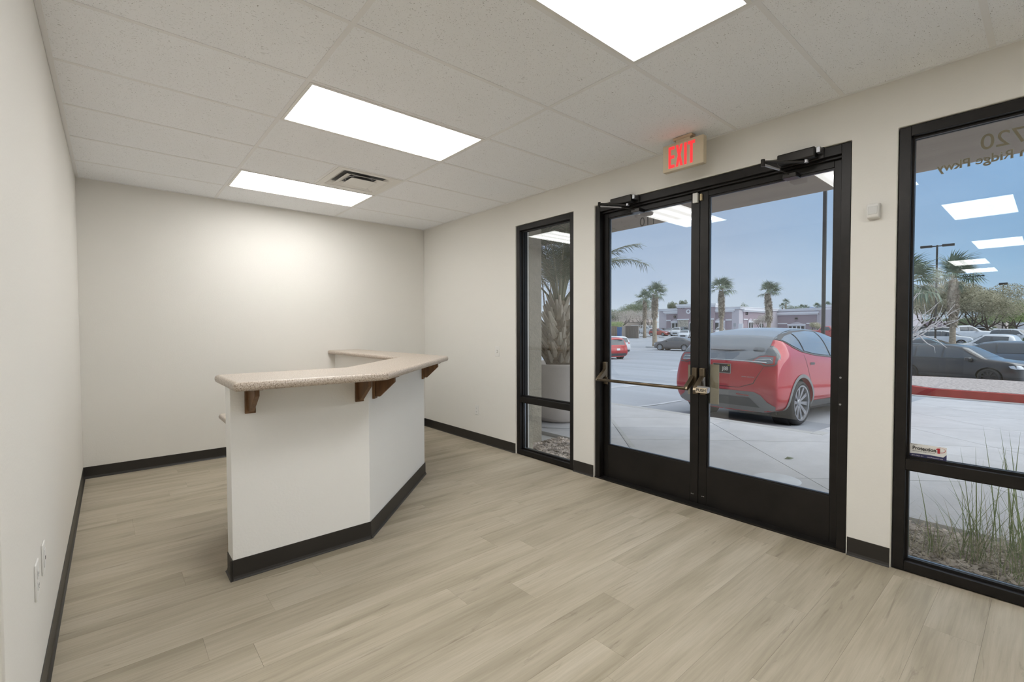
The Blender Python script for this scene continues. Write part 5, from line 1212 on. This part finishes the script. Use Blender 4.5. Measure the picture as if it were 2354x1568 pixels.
# ============================================================ FAR BUILDINGS
class Face:           # a vertical facade plane: u along it, built outwards by depth d
    def __init__(s, o, q): s.o = Vector((*o, 0)); s.t = Vector((q[0]-o[0], q[1]-o[1], 0)); s.len = s.t.length; s.t.normalize(); s.n = Vector((s.t.y, -s.t.x, 0)); s.n = s.n if s.n.x < .3 and (s.n.x < -.3 or s.n.y < 0) else -s.n
    def u(s, px_):    # column of the photo -> u
        v = ray(px_, 757); a = Vector((v.x, v.y, 0)); m = Matrix(((a.x, -s.t.x), (a.y, -s.t.y))); k = m.inverted() @ Vector((s.o.x, s.o.y)); return k[1]
    def z(s, px_, py): u = s.u(px_); p = s.o+s.t*u; return HZ(px_, py, hypot(p.x, p.y))
    def box(s, name, u0, u1, z0, z1, d0, d1, m, par):
        vs = []
        for u in (u0, u1):
            for d in (d0, d1):
                for z in (z0, z1): w_ = s.o+s.t*u+s.n*d; vs.append((w_.x, w_.y, z))
        return obj(name, MB().add(vs, [(0, 1, 3, 2), (4, 6, 7, 5), (0, 4, 5, 1), (2, 3, 7, 6), (0, 2, 6, 4), (1, 5, 7, 3)]), m, par)
    def arch(s, name, u0, u1, z0, z1, rise, d0, d1, m, par, n=10):
        P_ = [(u0, z0), (u1, z0)] + [(u1+(u0-u1)*i/n, z1-rise+rise*sin(pi*i/n)) for i in range(n+1)]
        return obj(name, MB().prism(P_, d0, d1, lambda a, b, h: tuple(s.o+s.t*a+s.n*h+Vector((0, 0, b)))), m, par)
ZB = -.1
bA = empty('office_building', (100, 45, 0), 'single-storey lavender and mauve office building with arched windows and stone piers', 'building')
f1 = Face((96.4, 41.7), (93.6, 60.5))
z1 = f1.z(1690, 705)
U = f1.u
f1.box('wall_block', 0, U(1515), ZB, z1-.5, -12, 0, 'bldgL', bA)
f1.box('parapet_cap', -.3, U(1514), z1-.5, z1-.15, -12.3, .25, 'bldgW', bA); f1.box('parapet_cap', -.45, U(1513), z1-.15, z1, -12.5, .4, 'bldgW', bA)
def bay(F, a, b, label_z, arch, zt_c, wins, nP=2, door=False):
    ua, ub = sorted((F.u(a), F.u(b))); zc_ = F.z((a+b)/2, zt_c)
    F.box('mauve_panel', ua, ub, ZB, zc_, .0, .06, 'bldgD', bA)
    F.box('bay_cornice', ua-.35, ub+.35, zc_, zc_+.28, 0, .30, 'bldgW', bA); F.box('bay_cornice', ua-.55, ub+.55, zc_+.28, zc_+.62, 0, .5, 'bldgW', bA)
    zb = F.z((a+b)/2, label_z)
    ax0, ax1 = sorted((F.u(arch[0]), F.u(arch[1]))); zar = F.z((arch[0]+arch[1])/2, arch[2])
    for q0, q1 in ((ua, ax0-.1), (ax1+.1, ub)):
        if q1-q0 > .3: F.box('band', q0, q1, zb, zb+.25, .06, .16, 'bldgW', bA); F.box('stone_base', q0, q1, ZB, ZB+1.1, .06, .2, 'stonev', bA)
    F.arch('arch_surround', ax0-.12, ax1+.12, ZB, zar+.12, .8, .06, .12, 'bldgD', bA); F.arch('arch_panel', ax0, ax1, ZB, zar, .75, .12, .14, 'bldgL', bA)
    zh = F.z((arch[0]+arch[1])/2, wins[0]); F.box('window_header', ax0, ax1, zh, zh+.35, .12, .34, 'bldgW', bA)
    n = nP; w_ = (ax1-ax0-.3)/n
    for i in range(n):
        fr_ = F.box('window', ax0+.15+i*w_, ax0+.15+(i+1)*w_, ZB, zh, .14, .19, 'bldgW', bA); F.box('pane', ax0+.15+i*w_+.12, ax0+.15+(i+1)*w_-.12, ZB+.15, zh-.12, .19, .21, 'fglass', fr_)
bay(f1, 1532, 1560, 738, (1543, 1562, 733), 722, (742,))
bay(f1, 1644, 1682, 737, (1641, 1667, 732), 718, (741,), 2)
# tower
ut0, ut1 = U(1645), U(1560); zT = f1.z(1600, 699)
f1.box('tower', ut0, ut1, ZB, zT-.4, -1.0, .7, 'bldgD', bA); f1.box('tower_cap', ut0-.3, ut1+.3, zT-.4, zT, -1.3, 1.0, 'bldgW', bA); f1.box('tower_cap', ut0-.15, ut1+.15, zT-.75, zT-.4, -1.2, .85, 'bldgW', bA)
for a, b in ((1585, 1562), (1642, 1630)): f1.box('stone_pier', U(a), U(b), ZB, f1.z(1575, 736), .7, 1.0, 'stonev', bA); f1.box('pier_cap', U(a)-.15, U(b)+.15, f1.z(1575, 736), f1.z(1575, 736)+.28, .65, 1.12, 'bldgW', bA)
f1.arch('arch_panel', U(1629), U(1586), ZB, f1.z(1600, 732), .9, .7, .76, 'bldgL', bA)
for i in range(3):
    a0 = U(1628)+i*(U(1587)-U(1628))/3; fr_ = f1.box('window', a0, a0+(U(1587)-U(1628))/3, ZB, f1.z(1600, 742), .76, .8, 'bldgW', bA); f1.box('pane', a0+.12, a0+(U(1587)-U(1628))/3-.12, ZB+.1, f1.z(1600, 743), .8, .83, 'fglass', fr_)
w_ = f1.o+f1.t*U(1585)+f1.n*.72; zc_ = f1.z(1585, 716.5)
obj('round_ornament', MB().lathe([(.25, 0), (.25, .12), (.48, .12), (.48, 0)], 24, Matrix.Translation((w_.x, w_.y, zc_)) @ f1.n.to_track_quat('Z', 'Y').to_matrix().to_4x4(), closed=True), 'bldgW', bA)
def ftext(F, s_, px_, py, size, m, d): 
    w_ = F.o+F.t*F.u(px_)+F.n*d; xa = Vector((0, 0, 1)).cross(F.n); Tm = Matrix((xa, Vector((0, 0, 1)), F.n)).transposed().to_4x4(); Tm.translation = (w_.x, w_.y, F.z(px_, py)); text('building_number', s_, size, m, Tm, bA, .04, bold=.02)
ftext(f1, '1736', 1567, 706.5, .95, 'pole', .75)
for a, b, F in ((1552, 728, f1),): w_ = F.o+F.t*F.u(a)+F.n*.1; obj('wall_lamp', MB().lathe([(0, 0), (.28, 0), (.25, .3), (.1, .5), (0, .5)], 12, Matrix.Translation((w_.x, w_.y, F.z(a, b)-.2)) @ Matrix.Translation(F.n*.2)), 'pole', bA)
f2 = Face((96.4, 41.7), (116.5, 41.7)); U2 = f2.u
f2.n = Vector((0, -1, 0))
f2.box('wall_block', .02, 20, ZB, z1-.5, -10, 0, 'bldgL', bA); f2.box('parapet_cap', 0, 20, z1-.5, z1-.15, -10, .25, 'bldgW', bA); f2.box('parapet_cap', 0, 20, z1-.15, z1, -10, .4, 'bldgW', bA)
bay(f2, 1708, 1757, 736, (1718, 1730, 732), 718, (741,), 2)
ua, ub = sorted((U2(1744), U2(1753))); f2.arch('arch_panel', ua, ub, ZB, f2.z(1748, 733), .7, .1, .14, 'bldgL', bA)
for i in range(2): fr_ = f2.box('window', ua+.1+i*(ub-ua-.2)/2, ua+.1+(i+1)*(ub-ua-.2)/2, ZB, f2.z(1748, 743), .14, .18, 'bldgW', bA); f2.box('pane', ua+.25+i*(ub-ua-.2)/2, ua-.05+(i+1)*(ub-ua-.2)/2, ZB+.1, f2.z(1748, 744), .18, .2, 'fglass', fr_)
ftext(f2, '138', 1715, 721, .85, 'pole', .1)
f3 = Face((116.5, 41.8), (114.5, 18)); f3.n = Vector((-.996, .08, 0)).normalized(); U3 = f3.u; z3 = f3.z(1850, 709)
f3.box('wall_block', 0, 23, ZB, z3-.5, -12, 0, 'bldgL', bA); f3.box('parapet_cap', -.2, 23, z3-.5, z3-.15, -12, .25, 'bldgW', bA); f3.box('parapet_cap', -.3, 23, z3-.15, z3, -12, .4, 'bldgW', bA)
f3.box('side_wing', U3(1897), 23, ZB, z3-.5, 0, 2.5, 'bldgL', bA)
bay(f3, 1788, 1877, 745, (1811, 1853, 740.5), 724, (748.5,), 4)
w_ = f3.o+f3.t*U3(1831)+f3.n*.2; obj('wall_lamp', MB().lathe([(0, 0), (.34, 0), (.28, .35), (0, .45)], 12, Matrix.Translation((w_.x, w_.y, f3.z(1831, 734)))), 'pole', bA)
sg = AZ(1703, 92); cobj('monument_sign', MB().box(sg.x-.15, sg.x+.15, sg.y-.36, sg.y+.36, g(sg.x), HZ(1703, 744, 92)), 'bldgW', 'white upright sign board at lavender building corner', 'sign')
sg = AZ(1689, 92); r = empty('parking_sign', (sg.x, sg.y, g(sg.x)), 'small grey sign on a post before lavender wall', 'sign'); z_ = HZ(1689, 745, 92)-g(sg.x); obj('post', MB().box(-.03, .03, -.03, .03, 0, z_), 'steel', r, world=False); obj('sign_plate', MB().box(-.06, -.03, -.22, .22, z_-.45, z_+.15), 'steel', r, world=False)
bB = empty('office_building', (150, 30, 0), 'upper corner of another lavender building beyond the lamp post', 'building')
fb = Face((150, 38.2), (148, 26)); fb.n = Vector((-1, 0, 0)); zz = fb.z(1906, 701)
fb.box('wall_block', fb.u(1899), fb.u(1945), ZB, zz-.6, -8, 0, 'bldgL', bB); fb.box('parapet_cap', fb.u(1898), fb.u(1946), zz-.6, zz, -8.4, .4, 'bldgW', bB)
# building behind the left end
bC = empty('low_building', (120, 75, 0), 'low tan house with a hipped roof behind the pale trees', 'building')
fc = Face((118, 92), (122, 70)); fc.n = Vector((-1, -.1, 0)).normalized(); 
a0, a1 = sorted((fc.u(1380), fc.u(1478))); fc.box('house_wall', a0, a1, ZB, fc.z(1430, 741), -9, 0, 'beige', bC)
zr0, zr1 = fc.z(1430, 741), fc.z(1430, 724)
P_ = [fc.o+fc.t*u_+fc.n*d+Vector((0, 0, z_)) for u_, d, z_ in ((a0-.5, .6, zr0), (a1+.5, .6, zr0), (a1+.5, -9.6, zr0), (a0-.5, -9.6, zr0), (a0+4, -4.5, zr1), (a1-4, -4.5, zr1))]
obj('hip_roof', MB().add(P_, [(0, 1, 5, 4), (1, 2, 5), (2, 3, 4, 5), (3, 0, 4), (0, 3, 2, 1)]), 'roof', bC)
fc.box('fascia', a0-.5, a1+.5, zr0-.3, zr0+.05, .3, .65, 'pole', bC)
# boundary wall, gates, bin
def wallseg(name, px0, px1, D0, D1, ytop, m, label, cat, th=.2, battens=0):
    p, q = AZ(px0, D0), AZ(px1, D1); z0 = min(g(p.x), g(q.x))-.1; zt = HZ(px0, ytop, D0); F = Face((p.x, p.y), (q.x, q.y)); r = empty(name, (p.x, p.y, z0), label, cat)
    F.box('panel' if battens else 'wall_body', 0, F.len, z0+(.1 if battens else 0), zt, -th, 0, m, r)
    if battens:
        for i in range(battens+1): u_ = F.len*i/battens; F.box('batten', u_-.06, u_+.06, z0+.1, zt+.02, 0, .05, m, r)
        for z_ in (z0+.3, zt-.15): F.box('rail', 0, F.len, z_, z_+.12, -.001, .04, m, r)
    return r
wallseg('boundary_wall', 1385, 1468, 104, 112, 741, 'beige', 'long beige boundary wall behind the gates', 'wall')
wallseg('enclosure_gate', 1396, 1419, 88, 92, 749.5, 'brown', 'brown slatted gate at left edge beside the blue bin', 'gate', .1, 5)
wallseg('enclosure_wall', 1430, 1438, 90, 90, 749, 'beige', 'beige block end of the bin enclosure', 'wall', 2)
wallseg('enclosure_gate', 1438.5, 1467, 90, 86, 749.5, 'brown', 'wide brown slatted gate with diagonal brace', 'gate', .1, 7)
pb = AZ(1424, 88); r = empty('wheeled_bin', (pb.x, pb.y, g(pb.x)), 'blue wheeled bin between the two brown gates', 'bin'); hb_ = HZ(1424, 752, 88)-g(pb.x); obj('bin_body', MB().prism([(-.28, 0), (.28, 0), (.34, hb_-.1), (-.34, hb_-.1)], -.3, .3, lambda a, b, h: (h, a, b)), 'blue', r, world=False, bevel=.03); obj('lid', MB().box(-.36, .38, -.36, .36, hb_-.1, hb_), 'blue', r, world=False, bevel=.03)
pf_ = AZ(1474, 100); r = empty('iron_fence', (pf_.x, pf_.y, g(pf_.x)), 'white upright-bar fence right of the wide brown gate', 'fence'); hf = HZ(1474, 747, 100)-g(pf_.x)
for i in range(17): obj('bar', MB().box(-.02, .02, -2.4+i*.3-.02, -2.4+i*.3+.02, 0, hf), 'white', r, world=False)
for z_ in (.25, hf-.15): obj('rail', MB().box(-.03, .03, -2.45, 2.45, z_, z_+.05), 'white', r, world=False)
# kerbed tree islands and wheel stops
def islandbox(name, px0, py0, px1, py1, w, label): 
    p, q = G(px0, py0), G(px1, py1); d = (q-p); d.z = 0; L_ = d.length; r = empty(name, (p.x, p.y, 0), label, 'kerb'); F = Face((p.x, p.y), (q.x, q.y)); F.box('kerb_body', 0, L_, g(p.x)-.3, g(p.x)+.16, -w, 0, 'curb', r)
islandbox('kerb_island', 1484, 799.5, 1512, 801, 2.2, 'pale kerb around the tall palm trunk')
islandbox('kerb_island', 1470, 774.5, 1496, 775.5, 2, 'pale kerb at foot of the farther left palm')
for i, (a, b, y_) in enumerate(((1441, 1458, 775.5), (1514, 1527, 776.5))): islandbox('wheel_stop', a, y_, b, y_+.3, .3, ('pale wheel stop left of the farther left palm', 'pale wheel stop under the orange-red hatchback')[i])
p = AZ(1562, 24); cobj('road_marking', MB().lathe([(0, .008), (.42, .008), (.42, 0)], 24, Matrix.Translation((G(1560, 852).x, G(1560, 852).y, g(G(1560, 852).x)))), 'stripe', 'white painted spot on the asphalt left of the red car', 'marking')
# house and wall far right
bD = empty('grey_house', (140, 5, 0), 'two-storey grey-roofed house behind the single-headed lamp', 'building')
fd = Face((138, 9.5), (138, 3)); fd.n = Vector((-1, 0, 0)); a0, a1 = fd.u(2282), fd.u(2312); zt_h = fd.z(2300, 712)
fd.box('house_wall', a0, a1, ZB, zt_h, -8, 0, 'beige', bD)
P_ = [fd.o+fd.t*u_+fd.n*d+Vector((0, 0, z_)) for u_, d, z_ in ((a0-.7, .7, zt_h), (a1+.7, .7, zt_h), (a1+.7, -8.7, zt_h), (a0-.7, -8.7, zt_h), (a0+1.5, -4, zt_h+1.6), (a1-1.5, -4, zt_h+1.6))]
obj('hip_roof', MB().add(P_, [(0, 1, 5, 4), (1, 2, 5), (2, 3, 4, 5), (3, 0, 4), (0, 3, 2, 1)]), 'roof', bD)
for k in range(3): u_ = a0+.6+k*(a1-a0-1.2)/3; fr_ = fd.box('window', u_, u_+.9, zt_h-2.2, zt_h-.5, 0, .06, 'bldgW', bD); fd.box('pane', u_+.1, u_+.8, zt_h-2.1, zt_h-.6, .06, .09, 'fglass', fr_)
bE = empty('low_building', (130, 14, 0), 'low mauve building half hidden behind the bare shrub branches', 'building'); fe = Face((132, 24), (130, 12)); fe.n = Vector((-1, 0, 0)); a0, a1 = sorted((fe.u(2075), fe.u(2172))); fe.box('wall_block', a0, a1, ZB, fe.z(2120, 741), -8, 0, 'bldgD', bE); fe.box('parapet_cap', a0, a1, fe.z(2120, 741), fe.z(2120, 739), -8, .3, 'bldgL', bE)
bF = empty('low_building', (120, 0, 0), 'pale low building at right edge behind the white SUV', 'building'); ff = Face((118, 3.6), (117, -4)); ff.n = Vector((-1, 0, 0)); a0, a1 = ff.u(2334), ff.u(2400); ff.box('wall_block', a0, a1, ZB, ff.z(2345, 735), -8, 0, 'bldgW', bF); ff.box('roof_slab', a0-.4, a1, ff.z(2345, 735), ff.z(2345, 732), -8.4, .4, 'roof', bF)
# mountains
def ridge(name, px0, px1, D, ys, label):
    n = len(ys); vs = []; fs = []
    for i, y_ in enumerate(ys):
        px_ = px0+(px1-px0)*i/(n-1); v = ray(px_, 757); h = hypot(v.x, v.y); x, y = v.x/h, v.y/h; vs += [(x*D, y*D, -5), (x*D*1.02, y*D*1.02, HZ(px_, y_, D)), (x*D*1.3, y*D*1.3, -5)]
        if i: o = 3*(i-1); fs += [(o, o+3, o+4, o+1), (o+1, o+4, o+5, o+2)]
    r = cobj(name, MB().add(vs, fs), 'mount', label, 'mountain')
ridge('mountain_range', 1790, 1930, 1500, [757, 712, 708, 706, 709, 707, 704, 706, 700, 704, 703, 708, 757], 'hazy blue mountains on the horizon above mauve building')
